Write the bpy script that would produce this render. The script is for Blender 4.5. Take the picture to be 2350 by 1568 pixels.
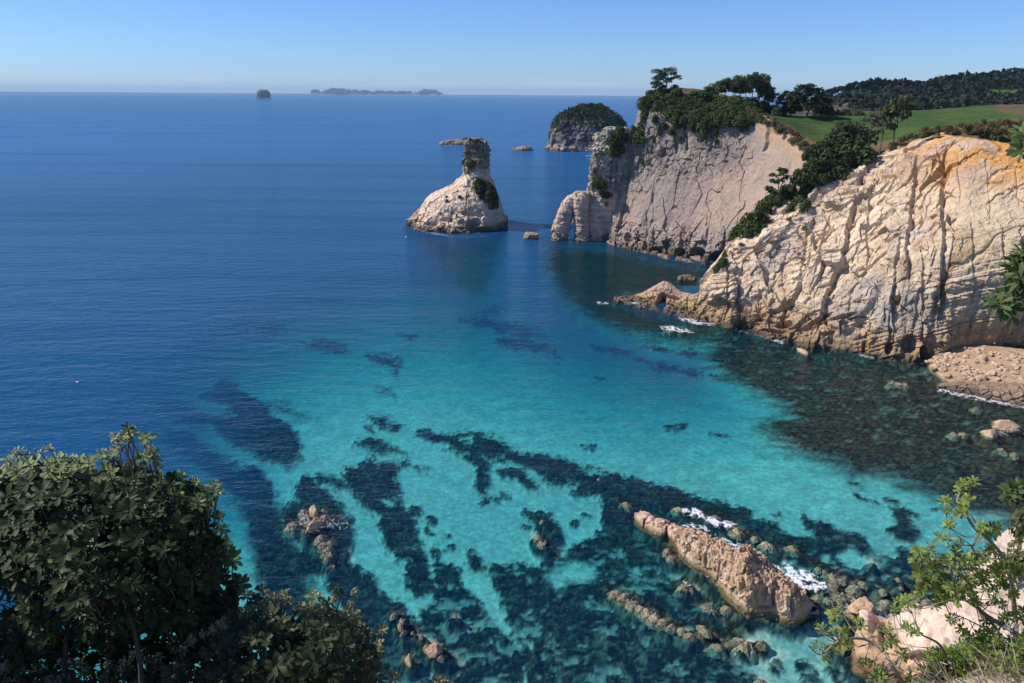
import bpy, math, random
import numpy as np
from mathutils import Matrix, Vector
R = math.radians
random.seed(7)
rng = np.random.default_rng(11)
scn = bpy.context.scene
col = scn.collection
for _o in list(bpy.data.objects):
    bpy.data.objects.remove(_o, do_unlink=True)

# ------------------------------------------------------------------ camera, sky, sun, exposure
EYE = np.array([0.0, 0.0, 50.0])          # standing on the cliff lookout, 50 m above the sea
PITCH, ROLL, LENS = R(18.50), R(0.39), 26.0
F = LENS / 36.0 * 2350.0
_f = np.array([0, math.cos(PITCH), -math.sin(PITCH)])
_r0 = np.array([1.0, 0, 0]); _u0 = np.array([0, math.sin(PITCH), math.cos(PITCH)])
_r = _r0 * math.cos(ROLL) + _u0 * math.sin(ROLL)
_u = -_r0 * math.sin(ROLL) + _u0 * math.cos(ROLL)
cam_d = bpy.data.cameras.new('camera'); cam = bpy.data.objects.new('camera', cam_d); col.objects.link(cam)
cam_d.lens = LENS; cam_d.sensor_width = 36.0; cam_d.clip_start = 0.05; cam_d.clip_end = 200000.0
cam.matrix_world = Matrix(((_r[0], _u[0], -_f[0], EYE[0]), (_r[1], _u[1], -_f[1], EYE[1]), (_r[2], _u[2], -_f[2], EYE[2]), (0, 0, 0, 1)))
scn.camera = cam

SUN_EL, SUN_AZ = R(43), R(-84)             # azimuth from +Y, clockwise: the sun stands to the left
sd = np.array([math.sin(SUN_AZ) * math.cos(SUN_EL), math.cos(SUN_AZ) * math.cos(SUN_EL), math.sin(SUN_EL)])
sun_d = bpy.data.lights.new('sun', 'SUN'); sun = bpy.data.objects.new('sun', sun_d); col.objects.link(sun)
sun_d.energy = 5.0; sun_d.angle = R(0.53); sun_d.color = (1.0, 0.93, 0.83)
sun.rotation_euler = Vector((-sd[0], -sd[1], -sd[2])).to_track_quat('-Z', 'Y').to_euler()
world = bpy.data.worlds.new('World'); scn.world = world; world.use_nodes = True
wn, wl = world.node_tree.nodes, world.node_tree.links
wn.clear()
w_out = wn.new('ShaderNodeOutputWorld'); w_bg = wn.new('ShaderNodeBackground'); w_sky = wn.new('ShaderNodeTexSky')
w_sky.sky_type = 'NISHITA'; w_sky.sun_disc = False; w_sky.sun_elevation = SUN_EL; w_sky.sun_rotation = SUN_AZ
w_sky.altitude = 0; w_sky.air_density = 1.0; w_sky.dust_density = 0.0; w_sky.ozone_density = 5.0
w_bg.inputs['Strength'].default_value = 0.092
w_tone = wn.new('ShaderNodeVectorMath'); w_tone.operation = 'MULTIPLY'; w_tone.inputs[1].default_value = (0.71, 0.95, 1.42)   # clear maritime air
wl.new(w_sky.outputs[0], w_tone.inputs[0])
w_tc = wn.new('ShaderNodeTexCoord'); w_sep = wn.new('ShaderNodeSeparateXYZ'); w_map = wn.new('ShaderNodeMapping'); w_nz = wn.new('ShaderNodeTexNoise')   # a low far bank of thin cloud
w_map.inputs['Scale'].default_value = (9, 9, 130); w_nz.inputs['Scale'].default_value = 1.0; w_nz.inputs['Detail'].default_value = 5
wl.new(w_tc.outputs['Generated'], w_sep.inputs[0]); wl.new(w_tc.outputs['Generated'], w_map.inputs[0]); wl.new(w_map.outputs[0], w_nz.inputs['Vector'])
def _mr(src, a, b, c, d):
    n = wn.new('ShaderNodeMapRange'); n.interpolation_type = 'SMOOTHSTEP'
    for k, v in zip(('From Min', 'From Max', 'To Min', 'To Max'), (a, b, c, d)): n.inputs[k].default_value = v
    wl.new(src, n.inputs['Value']); return n.outputs[0]
def _mul(a, b):
    n = wn.new('ShaderNodeMath'); n.operation = 'MULTIPLY'; wl.new(a, n.inputs[0]); wl.new(b, n.inputs[1]); return n.outputs[0]
w_f = _mul(_mul(_mr(w_nz.outputs['Fac'], .46, .68, 0, .55), _mr(w_sep.outputs['Z'], .004, .011, 0, 1)), _mr(w_sep.outputs['Z'], .024, .013, 0, 1))
w_mx = wn.new('ShaderNodeMix'); w_mx.data_type = 'RGBA'; w_mx.inputs['B'].default_value = (6.2, 7.0, 8.4, 1)
wl.new(w_f, w_mx.inputs['Factor']); wl.new(w_tone.outputs[0], w_mx.inputs['A']); wl.new(w_mx.outputs['Result'], w_bg.inputs['Color']); wl.new(w_bg.outputs[0], w_out.inputs['Surface'])
vs = scn.view_settings
vs.view_transform = 'Standard'; vs.look = 'None'; vs.exposure = 0.12; vs.gamma = 1.0; vs.use_curve_mapping = False
cy = scn.cycles
cy.max_bounces = 8; cy.diffuse_bounces = 2; cy.glossy_bounces = 2; cy.transmission_bounces = 3; cy.transparent_max_bounces = 10
cy.volume_bounces = 0; cy.use_denoising = True; cy.caustics_reflective = False; cy.caustics_refractive = False
cy.sample_clamp_indirect = 4.0

# ------------------------------------------------------------------ points on the survey: bearing from the lookout -> place
def ray(px, py):
    px = np.asarray(px, float); py = np.asarray(py, float)
    a = (px - 1175) / F; b = (784 - py) / F
    return a[..., None] * _r + b[..., None] * _u + _f
def P(px, py, Y):
    d = ray(px, py); return EYE + d * (np.asarray(Y, float) / d[..., 1])[..., None]
def PW(px, py, z=0.0):
    d = ray(px, py); return EYE + d * ((np.asarray(z, float) - EYE[2]) / d[..., 2])[..., None]
def proj(V):
    q = np.asarray(V) - EYE
    dz = np.maximum(q @ _f, 1e-3)
    return 1175 + (q @ _r) / dz * F, 784 - (q @ _u) / dz * F
def sg(r, g, b):
    return tuple((np.array([r, g, b]) / 255.0) ** 2.2)
def ss(a, b, x):
    t = np.clip((x - a) / (b - a), 0, 1); return t * t * (3 - 2 * t)
def mix(a, b, t):
    t = np.asarray(t)[..., None]; return np.asarray(a) * (1 - t) + np.asarray(b) * t

# ------------------------------------------------------------------ noise
def _h(ix, iy, iz, seed):
    with np.errstate(over='ignore'):
        h = (ix.astype(np.uint32) * np.uint32(374761393)) ^ (iy.astype(np.uint32) * np.uint32(668265263)) ^ (iz.astype(np.uint32) * np.uint32(2147483647 - 58)) ^ np.uint32(seed * 2654435761 % 4294967296)
        h = (h ^ (h >> np.uint32(13))) * np.uint32(1274126177)
        h = (h ^ (h >> np.uint32(16))) * np.uint32(2246822519)
        h = h ^ (h >> np.uint32(15))
    return h.astype(np.float64) / 4294967295.0
def vn(p, seed=0):
    p = np.asarray(p, float); i = np.floor(p).astype(np.int64); f = p - i
    u = f * f * f * (f * (f * 6 - 15) + 10)
    ix, iy, iz = i[..., 0], i[..., 1], i[..., 2]; ux, uy, uz = u[..., 0], u[..., 1], u[..., 2]
    def L(dz):
        a = _h(ix, iy, iz + dz, seed); b = _h(ix + 1, iy, iz + dz, seed)
        c = _h(ix, iy + 1, iz + dz, seed); d = _h(ix + 1, iy + 1, iz + dz, seed)
        e = a + (b - a) * ux; g = c + (d - c) * ux
        return e + (g - e) * uy
    a = L(0); b = L(1)
    return (a + (b - a) * uz) * 2 - 1
def fbm(p, o=4, seed=0, gain=0.5, lac=2.03):
    p = np.asarray(p, float); s = 0; a = 1.0; n = 0
    for k in range(o):
        s = s + a * vn(p, seed + k * 17); n += a; a *= gain; p = p * lac + 3.7
    return s / n
def rid(p, o=3, seed=0, gain=0.55):
    p = np.asarray(p, float); s = 0; a = 1.0; n = 0
    for k in range(o):
        s = s + a * (1 - 2 * np.abs(vn(p, seed + k * 13))); n += a; a *= gain; p = p * 2.1 + 1.3
    return s / n
def cells(p, seed=0):
    """blocky rock: per-cell offset plus a tilted face, and the distance to the joint between blocks"""
    p = np.asarray(p, float); i = np.floor(p).astype(np.int64)
    f1 = np.full(p.shape[:-1], 9.0); f2 = f1.copy(); off = np.zeros_like(f1)
    for dx in (-1, 0, 1):
        for dy in (-1, 0, 1):
            for dz in (-1, 0, 1):
                cx, cyy, cz = i[..., 0] + dx, i[..., 1] + dy, i[..., 2] + dz
                q = np.stack([cx + _h(cx, cyy, cz, seed), cyy + _h(cx, cyy, cz, seed + 1), cz + _h(cx, cyy, cz, seed + 2)], -1)
                dv = p - q; d = np.sqrt((dv ** 2).sum(-1))
                o = _h(cx, cyy, cz, seed + 3) - 0.5
                for k in range(3):
                    o = o + dv[..., k] * (_h(cx, cyy, cz, seed + 5 + k) - 0.5) * 1.3
                near = d < f1
                f2 = np.where(near, f1, np.minimum(f2, d)); off = np.where(near, o, off); f1 = np.where(near, d, f1)
    return off, f2 - f1

# ------------------------------------------------------------------ object helpers
def tag(o, label=None, cat=None, group=None, kind=None):
    if label: o['label'] = label
    if cat: o['category'] = cat
    if group: o['group'] = group
    if kind: o['kind'] = kind
    return o
def empty(name, loc, label=None, cat=None, group=None, rz=0.0):
    o = bpy.data.objects.new(name, None); o.location = [float(v) for v in loc]; o.rotation_euler = (0, 0, rz); o.empty_display_size = 0.2
    col.objects.link(o); return tag(o, label, cat, group)
def raw_mesh(name, V, faces, mat=None, attrs=None, smooth=False):
    """faces: (n,3) or (n,4) index array, or a list of such arrays"""
    V = np.asarray(V, np.float32); me = bpy.data.meshes.new(name)
    fl = faces if isinstance(faces, list) else [faces]
    idx = np.concatenate([f.ravel() for f in fl]).astype(np.int32)
    tot = np.concatenate([np.full(len(f), f.shape[1], np.int32) for f in fl])
    st = np.concatenate([[0], np.cumsum(tot)[:-1]]).astype(np.int32)
    me.vertices.add(len(V)); me.vertices.foreach_set('co', V.ravel())
    me.loops.add(len(idx)); me.loops.foreach_set('vertex_index', idx)
    me.polygons.add(len(tot)); me.polygons.foreach_set('loop_start', st); me.polygons.foreach_set('loop_total', tot)
    me.polygons.foreach_set('use_smooth', np.full(len(tot), bool(smooth)))
    me.update(calc_edges=True)
    for k, a in (attrs or {}).items():
        a = np.asarray(a, np.float32)
        c = np.ones((len(V), 4), np.float32); c[:, :a.shape[1]] = a
        at = me.color_attributes.new(k, 'FLOAT_COLOR', 'POINT'); at.data.foreach_set('color', c.ravel())
    if mat: me.materials.append(mat)
    return me
def mobj(name, me, parent=None, loc=None):
    o = bpy.data.objects.new(name, me); col.objects.link(o)
    if parent is not None: o.parent = parent
    if loc is not None: o.location = [float(v) for v in loc]
    return o
def grid_faces(nu, nv, wrap=False):
    a = np.arange(nu * nv).reshape(nu, nv)
    if wrap: a = np.concatenate([a, a[:1]], 0)
    return np.stack([a[:-1, :-1], a[1:, :-1], a[1:, 1:], a[:-1, 1:]], -1).reshape(-1, 4)
def _crt(C, t):
    k = len(C); t = np.clip(t, 0, k - 1 - 1e-9); i = np.floor(t).astype(int); f = (t - i)
    g = lambda j: C[np.clip(j, 0, k - 1)]
    p0, p1, p2, p3 = g(i - 1), g(i), g(i + 1), g(i + 2)
    f = f.reshape((-1,) + (1,) * (C.ndim - 1))
    return p1 + 0.5 * f * ((p2 - p0) + f * ((2 * p0 - 5 * p1 + 4 * p2 - p3) + f * (3 * (p1 - p2) + p3 - p0)))
def _even(C, n):
    t = np.linspace(0, len(C) - 1, 40 * len(C)); Q = _crt(C, t)
    d = np.sqrt(((Q[1:] - Q[:-1]) ** 2).sum(-1))
    if d.ndim > 1: d = d.mean(-1)
    s = np.concatenate([[0], np.cumsum(d)]); return np.interp(np.linspace(0, s[-1], n), s, t)
def loft(rows, nu, nv):
    Rr = np.array(rows, float)                       # (rows, cols, 3)
    Cu = np.swapaxes(Rr, 0, 1)                       # (cols, rows, 3)
    U = _crt(Cu, _even(Cu, nu))                      # (nu, rows, 3)
    Vv = np.swapaxes(U, 0, 1)
    tv = _even(Vv, nv); loft.t = tv                  # where each step lies between the rows
    return np.swapaxes(_crt(Vv, tv), 0, 1)           # (nu, nv, 3)
def gnormals(V, ref=None):
    du = np.gradient(V, axis=0); dv = np.gradient(V, axis=1)
    n = np.cross(du, dv); n /= np.linalg.norm(n, axis=-1, keepdims=True) + 1e-9
    if ref is not None:
        s = np.sign(((np.asarray(ref) - V) * n).sum(-1).mean()); n = n * (s if s else 1)
    return n
def blur(V, k=1):
    for _ in range(k):
        Q = V.copy(); Q[1:-1] = (V[:-2] + 2 * V[1:-1] + V[2:]) / 4; V = Q.copy()
        V[:, 1:-1] = (Q[:, :-2] + 2 * Q[:, 1:-1] + Q[:, 2:]) / 4
    return V
def inpoly(px, py, poly):
    poly = np.asarray(poly, float); c = np.zeros(px.shape, bool); n = len(poly)
    for i in range(n):
        x1, y1 = poly[i]; x2, y2 = poly[(i + 1) % n]
        if y1 == y2: continue
        c ^= ((y1 > py) != (y2 > py)) & (px < (x2 - x1) * (py - y1) / (y2 - y1) + x1)
    return c
def sdist(px, py, poly):
    """signed distance in survey pixels, positive inside"""
    poly = np.asarray(poly, float); d = np.full(px.shape, 1e9); n = len(poly)
    for i in range(n):
        a = poly[i]; b = poly[(i + 1) % n]; ab = b - a
        t = np.clip(((px - a[0]) * ab[0] + (py - a[1]) * ab[1]) / (ab @ ab + 1e-9), 0, 1)
        d = np.minimum(d, (px - a[0] - t * ab[0]) ** 2 + (py - a[1] - t * ab[1]) ** 2)
    return np.where(inpoly(px, py, poly), 1, -1) * np.sqrt(d)
def tube(pts, rad, n=6):
    pts = np.asarray(pts, float); rad = np.broadcast_to(np.asarray(rad, float), (len(pts),))
    t = np.gradient(pts, axis=0); t /= np.linalg.norm(t, axis=1, keepdims=True) + 1e-9
    ref = np.where(np.abs(t[:, 2:3]) > 0.9, np.array([[1.0, 0, 0]]), np.array([[0, 0, 1.0]]))
    a = np.cross(t, ref); a /= np.linalg.norm(a, axis=1, keepdims=True) + 1e-9; b = np.cross(t, a)
    th = np.linspace(0, 2 * np.pi, n, endpoint=False)
    V = pts[:, None] + rad[:, None, None] * (a[:, None] * np.cos(th)[None, :, None] + b[:, None] * np.sin(th)[None, :, None])
    V = np.swapaxes(V, 0, 1)                         # (n, len, 3)
    return V.reshape(-1, 3), grid_faces(n, len(pts), True)
class MB:
    def __init__(s): s.V = []; s.Fq = []; s.A = []; s.n = 0
    def add(s, V, Fq, c=(1, 1, 1)):
        V = np.asarray(V).reshape(-1, 3); s.V.append(V); s.Fq.append(np.asarray(Fq) + s.n); s.n += len(V)
        c = np.asarray(c, float); s.A.append(np.broadcast_to(c, (len(V), 3)) if c.ndim == 1 else c)
    def mesh(s, name, mat, smooth=False):
        return raw_mesh(name, np.concatenate(s.V), s.Fq, mat, {'Col': np.concatenate(s.A)}, smooth)

# ------------------------------------------------------------------ materials
def new_mat(name):
    m = bpy.data.materials.new(name); m.use_nodes = True; nt = m.node_tree; nt.nodes.clear()
    o = nt.nodes.new('ShaderNodeOutputMaterial'); return m, nt, o
def nd(nt, t, **k):
    n = nt.nodes.new(t)
    for a, v in k.items(): setattr(n, a, v)
    return n
def col_mat(name, scale=1.5, var=0.25, bump=0.3, bscale=2.0, rough=0.9, spec=0.2, trans=0.0, bdist=0.1):
    """vertex colour of the thing itself, broken up by two octaves of noise, with bump"""
    m, nt, o = new_mat(name); L = nt.links.new
    at = nd(nt, 'ShaderNodeAttribute', attribute_name='Col')
    tc = nd(nt, 'ShaderNodeTexCoord')
    nz = nd(nt, 'ShaderNodeTexNoise'); nz.inputs['Scale'].default_value = scale; nz.inputs['Detail'].default_value = 5; nz.inputs['Roughness'].default_value = 0.62
    L(tc.outputs['Object'], nz.inputs['Vector'])
    mr = nd(nt, 'ShaderNodeMapRange'); mr.inputs['From Min'].default_value = 0.25; mr.inputs['From Max'].default_value = 0.75
    mr.inputs['To Min'].default_value = 1 - var; mr.inputs['To Max'].default_value = 1 + var
    L(nz.outputs['Fac'], mr.inputs['Value'])
    mx = nd(nt, 'ShaderNodeVectorMath', operation='MULTIPLY'); L(at.outputs['Color'], mx.inputs[0]); L(mr.outputs[0], mx.inputs[1])
    pb = nd(nt, 'ShaderNodeBsdfPrincipled'); pb.inputs['Roughness'].default_value = rough; pb.inputs['Specular IOR Level'].default_value = spec
    L(mx.outputs[0], pb.inputs['Base Color'])
    if bump:
        n2 = nd(nt, 'ShaderNodeTexNoise'); n2.inputs['Scale'].default_value = bscale; n2.inputs['Detail'].default_value = 6; n2.inputs['Roughness'].default_value = 0.65
        L(tc.outputs['Object'], n2.inputs['Vector'])
        bp = nd(nt, 'ShaderNodeBump'); bp.inputs['Strength'].default_value = bump; bp.inputs['Distance'].default_value = bdist
        L(n2.outputs['Fac'], bp.inputs['Height']); L(bp.outputs[0], pb.inputs['Normal'])
    if trans:
        tr = nd(nt, 'ShaderNodeBsdfTranslucent'); g = nd(nt, 'ShaderNodeVectorMath', operation='MULTIPLY'); g.inputs[1].default_value = (1.35, 1.5, 0.6)
        L(mx.outputs[0], g.inputs[0]); L(g.outputs[0], tr.inputs['Color'])
        ms = nd(nt, 'ShaderNodeMixShader'); ms.inputs[0].default_value = trans
        L(pb.outputs[0], ms.inputs[1]); L(tr.outputs[0], ms.inputs[2]); L(ms.outputs[0], o.inputs['Surface'])
    else: L(pb.outputs[0], o.inputs['Surface'])
    return m
M_ROCK = col_mat('cliff_rock', 0.9, 0.16, 0.55, 1.6, 0.95, 0.1, bdist=0.25)
M_ROCKN = col_mat('near_rock', 3.0, 0.2, 0.6, 5.0, 0.9, 0.15, bdist=0.08)
M_FAR = col_mat('far_land', 0.02, 0.25, 0.0)
M_GRASS = col_mat('pasture', 0.5, 0.3, 0.6, 2.5, 1.0, 0.05, bdist=0.3)
M_LEAF = col_mat('leaves', 1.2, 0.35, 0.0, rough=0.7, spec=0.2, trans=0.22)
M_BIGLEAF = col_mat('leathery_leaves', 25.0, 0.12, 0.0, rough=0.55, spec=0.22, trans=0.25)
M_BARK = col_mat('bark', 8.0, 0.3, 0.5, 20.0, 0.95, 0.1, bdist=0.02)
M_PAINT = col_mat('painted_hull', 1.0, 0.04, 0.0, rough=0.35, spec=0.5)

# ------------------------------------------------------------------ the bay: what lies where on the bottom
def c2(*p): return [(599 + .389 * x, 958.4 + .389 * y) for x, y in p]
def c3(*p): return [(1317.8 + .2804 * x, 1078 + .2804 * y) for x, y in p]
def c4(*p): return [(1737 + .3316 * x, 1048 + .3316 * y) for x, y in p]
def c7(*p): return [(419.3 + .6118 * x, 569 + .6118 * y) for x, y in p]
def blob(x, y, a, b, t=0.0, n=10):
    c, s = math.cos(R(t)), math.sin(R(t))
    return [(x + a * math.cos(k) * c - b * math.sin(k) * s, y + a * math.cos(k) * s + b * math.sin(k) * c) for k in np.linspace(0, 6.283, n, endpoint=False)]
CLEAR = [(-400, 1900), (-300, 1560), (200, 1380), (430, 1120), (430, 1000), (440, 900), (540, 800), (680, 720), (850, 670), (1020, 650), (1170, 690), (1270, 735), (1400, 770), (1560, 790), (2000, 815), (2700, 840), (2700, 1900)]
REEF = [  # polygon, softness
    (c2((905,105),(960,88),(1040,95),(1150,82),(1260,95),(1400,140),(1480,185),(1560,210),(1680,230),(1800,270),(1900,305),(2010,330),(2100,360),(2180,345),(2310,400),(2330,700),(2100,700),(2050,560),(1995,470),(1840,465),(1850,420),(1700,395),(1640,360),(1560,300),(1460,270),(1350,255),(1260,275),(1190,240),(1130,190),(1000,155)), 7),
    (c2((1265,270),(1340,275),(1350,340),(1335,440),(1395,450),(1400,425),(1455,450),(1465,485),(1390,505),(1290,490),(1265,440)), 7),
    (c2((1390,315),(1480,300),(1560,330),(1625,390),(1625,425),(1570,435),(1500,390),(1420,355)), 7),
    (c2((490,295),(560,275),(640,240),(700,270),(740,260),(840,280),(850,300),(800,330),(800,370),(830,410),(830,500),(780,510),(720,500),(730,530),(830,540),(900,600),(930,700),(970,790),(1000,840),(990,900),(1020,980),(1040,1010),(960,1060),(880,1060),(840,1000),(850,900),(870,860),(800,850),(790,800),(740,790),(700,680),(700,590),(620,560),(560,510),(520,430),(480,350)), 7),
    (c2((200,400),(250,345),(330,345),(480,375),(540,440),(450,430),(370,400),(330,400),(420,480),(510,560),(540,620),(540,700),(520,850),(560,880),(640,910),(690,1000),(760,1060),(830,1110),(900,1170),(950,1250),(1000,1340),(1000,1568),(600,1568),(500,1150),(420,1080),(380,950),(250,960),(150,930),(140,900),(200,850),(240,780),(130,700),(100,640),(110,520),(200,490)), 8),
    ([(560,1190),(640,1160),(690,1250),(720,1340),(700,1430),(640,1430),(580,1340)], 26),
    (c2((-160,520),(0,470),(110,500),(130,640),(80,720),(-100,640)), 22),
    (c2((1540,530),(1600,555),(1700,580),(1760,640),(1770,720),(1760,800),(1800,900),(1700,900),(1640,870),(1620,740),(1650,680),(1610,620),(1540,570)), 6),
    (c2((1200,780),(1240,770),(1300,830),(1320,900),(1260,920),(1210,860)), 6),
    (c2((1000,780),(1060,775),(1130,760),(1110,800),(1060,840),(1100,850),(1160,920),(1190,990),(1230,1040),(1330,1150),(1400,1230),(1500,1300),(1600,1700),(900,1700),(900,1400),(950,1260),(930,1150),(1000,1080),(1040,1000),(1000,860)), 7),
    (c2((1330,880),(1450,870),(1560,860),(1640,900),(1780,830),(1900,740),(2050,650),(2400,700),(2700,760),(3050,1000),(3050,1150),(2850,1280),(2800,1400),(3000,1700),(1600,1700),(1480,1280),(1400,1100),(1330,950)), 9),
    (c3((190,60),(350,40),(420,60),(500,50),(600,130),(700,130),(900,180),(950,220),(1200,260),(1280,290),(1430,330),(1440,420),(1600,460),(1800,520),(1900,1000),(1300,1200),(300,1300),(0,1000),(250,600),(190,200)), 6),
    (c7((130,505),(200,510),(240,560),(300,590),(360,640),(420,690),(440,740),(440,790),(390,830),(330,810),(250,780),(180,740),(110,690),(110,640),(190,630),(150,590),(70,565)), 9),
    (c7((-120,560),(0,590),(80,625),(110,660),(60,680),(-40,660)), 12),
    (c7((-100,660),(0,685),(60,720),(130,770),(200,820),(280,830),(330,870),(360,930),(340,990),(180,930),(130,880),(50,820),(-60,760)), 10),
    (c7((700,640),(760,640),(830,670),(800,690),(740,680)), 7), (c7((640,730),(700,715),(800,745),(840,775),(780,780),(700,755)), 9),
    (c7((870,830),(920,825),(910,850)), 8), (c7((300,590),(400,600),(490,640),(420,640)), 14),
    (c7((1530,370),(1600,370),(1690,395),(1680,410),(1570,400)), 6), (c7((1690,415),(1760,425),(1880,455),(2000,480),(1960,495),(1850,465),(1780,462)), 6),
    (c7((1700,370),(1780,370),(1960,400),(1900,412),(1780,390)), 6), (c7((1040,270),(1130,265),(1250,280),(1330,310),(1370,340),(1280,340),(1170,310)), 8),
    (c7((1180,345),(1280,345),(1400,380),(1410,410),(1320,400),(1230,375)), 8), (c7((1110,235),(1200,230),(1180,250)), 8),
    (c7((80,265),(280,260),(390,300),(340,330),(250,310),(120,290)), 12), (c7((450,365),(520,340),(610,365),(620,390),(520,390)), 9),
    (c7((690,410),(760,405),(830,440),(800,470),(740,435)), 10), (c7((800,325),(880,325),(860,345)), 9), (c7((720,530),(780,520),(790,545),(740,550)), 12),
    (c7((1800,668),(1890,660),(1880,680),(1820,688)), 5), (c7((1970,702),(2060,710),(2010,720)), 5), (c7((1500,747),(1545,747),(1530,760)), 5), (c7((1550,485),(1580,487),(1565,495)), 5),
    ([(1500,775),(1560,770),(1640,800),(1615,830),(1650,870),(1710,905),(1800,940),(1753,962),(1716,991),(1740,1010),(1830,1050),(1940,1075),(1955,1100),(2035,1100),(2150,1140),(2240,1190),(2350,1215),(2600,1250),(2600,880),(2130,820),(1960,800),(1800,770),(1700,745),(1560,740)], 9.5),
    (c4((-200,430),(0,455),(130,465),(240,530),(330,560),(400,550),(300,480),(310,410),(400,460),(480,450),(540,500),(620,540),(740,570),(780,640),(830,690),(960,700),(1000,640),(1100,660),(1200,690),(1300,680),(1500,680),(1590,660),(1800,700),(1848,1100),(1000,1120),(400,1130),(150,1130),(0,900),(-300,700)), 6),
    (c4((860,290),(960,290),(1000,320),(960,335),(880,320)), 5), (c4((660,250),(720,280),(860,330),(880,350),(760,330),(690,290)), 6),
    (c4((910,350),(980,360),(1160,410),(1140,422),(1040,410),(1060,480),(1130,520),(1140,560),(1080,600),(960,590),(900,520),(940,480),(930,400)), 6),
    (c4((1330,620),(1400,610),(1390,640)), 5), (c4((1200,360),(1290,380),(1220,390)), 5), (c4((90,400),(150,410),(120,430)), 5), (c4((620,190),(690,185),(670,205)), 5),
    (c4((60,1430),(150,1400),(200,1470),(170,1520),(80,1500)), 5), (c4((260,1430),(340,1420),(400,1490),(420,1568),(330,1568),(270,1500)), 5), (c4((450,1440),(700,1400),(820,1500),(820,1600),(560,1600),(500,1520)), 6),
] + [(blob(x, y, a, b, t), 5) for x, y, a, b, t in ((952,1177,14,11,20),(990,1199,12,8,30),(984,1223,13,8,20),(1317,1207,12,8,0),(1030,1232,6,4,0),(1345,1185,7,5,0),(1207,1212,9,3,20),(930,1065,10,5,20),(960,1080,8,4,30),(845,985,12,6,20),(1290,1300,18,9,40),(1325,1345,14,8,0),(1000,1285,22,12,60))]
SAND = [(c2((1150,125),(1250,120),(1230,145),(1160,145)), 5), (c2((1330,1080),(1390,1100),(1380,1190),(1470,1260),(1440,1290),(1330,1180)), 6), (c2((1190,930),(1230,920),(1330,990),(1390,1080),(1340,1080),(1230,1010)), 6),
    (c2((1000,840),(1030,840),(1030,860),(1005,865)), 5), (c2((900,1080),(980,1060),(930,1100),(920,1160),(880,1150)), 5), (c2((1540,1290),(1610,1340),(1600,1390),(1560,1360)), 6), (c2((1680,960),(1830,860),(1960,880),(1960,960),(1800,960),(1740,1010)), 14),
    (c4((540,700),(640,660),(740,700),(850,800),(800,830),(680,790),(600,750)), 5), (c4((820,640),(960,690),(940,705),(840,660)), 4), (c4((150,710),(230,700),(260,745),(180,750)), 5), (c4((440,710),(500,690),(480,730)), 4), (c4((450,960),(490,980),(460,1005)), 4),
    (c3((1440,1200),(1560,1200),(1700,1290),(1900,1340),(2050,1430),(1900,1440),(1700,1370),(1530,1290)), 8), (c3((1560,1440),(1640,1430),(1640,1480),(1580,1490)), 5), (c3((750,840),(880,850),(860,890),(780,880)), 6), (c3((330,670),(420,690),(420,760),(350,740)), 8), (c3((440,820),(560,830),(540,890),(450,870)), 8)]
KELP = [p for p, s in REEF if s == 9.5][0]
COVE_REFLECTION = [(1262,566),(1400,572),(1560,605),(1640,615),(1600,665),(1430,690),(1540,735),(1640,760),(1600,790),(1480,775),(1360,740),(1300,690),(1250,620)]  # dark cliff reflection in the cove, painted into bottom and water colour
STACK_REFLECTION = [(960,545),(1060,555),(1165,530),(1150,600),(1110,690),(1040,660),(1000,600)]  # dark reflection below the sea stack, painted into bottom and water colour
def reef_refl_at(V):
    px, py = proj(V)
    wob = fbm(V * np.array([.35, .35, 0]), 4, 3) * 13 + fbm(V * np.array([1.6, 1.6, 0]), 2, 9) * 9 + fbm(V * np.array([4.5, 4.5, 0]), 2, 19) * 7
    m = np.zeros(px.shape)
    for poly, s in REEF:
        q = np.asarray(poly); b = 40
        k = (px > q[:, 0].min() - b) & (px < q[:, 0].max() + b) & (py > q[:, 1].min() - b) & (py < q[:, 1].max() + b)
        if k.any(): m[k] = np.maximum(m[k], ss(-s * (3.4 if s == 9.5 else 1), s * (3.4 if s == 9.5 else 1), sdist(px[k], py[k], poly) + wob[k] * min(1, s / 7) + (fbm(V[k] * np.array([.10, .42, 0]), 3, 23) * 30 if s == 9.5 else 0)))
    for poly, s in SAND:
        q = np.asarray(poly); b = 40
        k = (px > q[:, 0].min() - b) & (px < q[:, 0].max() + b) & (py > q[:, 1].min() - b) & (py < q[:, 1].max() + b)
        if k.any(): m[k] = np.minimum(m[k], 1 - ss(-s, s, sdist(px[k], py[k], poly) + wob[k] * .8))
    m = np.maximum(m, ss(-40, 20, sdist(px, py, COVE_REFLECTION) + wob)); m = np.maximum(m, .8 * ss(-30, 20, sdist(px, py, STACK_REFLECTION) + wob))  # cliff and stack reflections darken the bottom through the reef mask
    fleck = .6 * fbm(V * np.array([.5, .75, 0]), 3, 31) + .55 * fbm(V * np.array([1.5, 2.0, 0]), 3, 32)
    spk = ss(1180, 1300, py) * ss(850, 1000, px) * ss(.16, .40, fleck + .12 * ss(1250, 1500, py) * ss(1500, 1250, px))
    m = m * (1 - .22 * ss(.24, .42, fleck) * ss(1560, 1660, px) * ss(1150, 1000, py))
    return m * (1 - .5 * spk), px, py
def deep_at(px, py):
    d = sdist(px, py, CLEAR)
    w = np.interp(py, [560, 800, 1000, 1568], [110, 190, 200, 110])
    dp = ss(w * 1.7, -w * 1.3, d) + .10 * ss(1000, 640, py)
    return np.minimum(dp, 1) * (1 - .95 * ss(-45, 30, sdist(px, py, COVE_REFLECTION))) * (1 - .65 * ss(-25, 30, sdist(px, py, STACK_REFLECTION))) * (1 - .9 * ss(-70, 30, sdist(px, py, KELP)))  # painted reflections also thin the blue of the water
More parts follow.
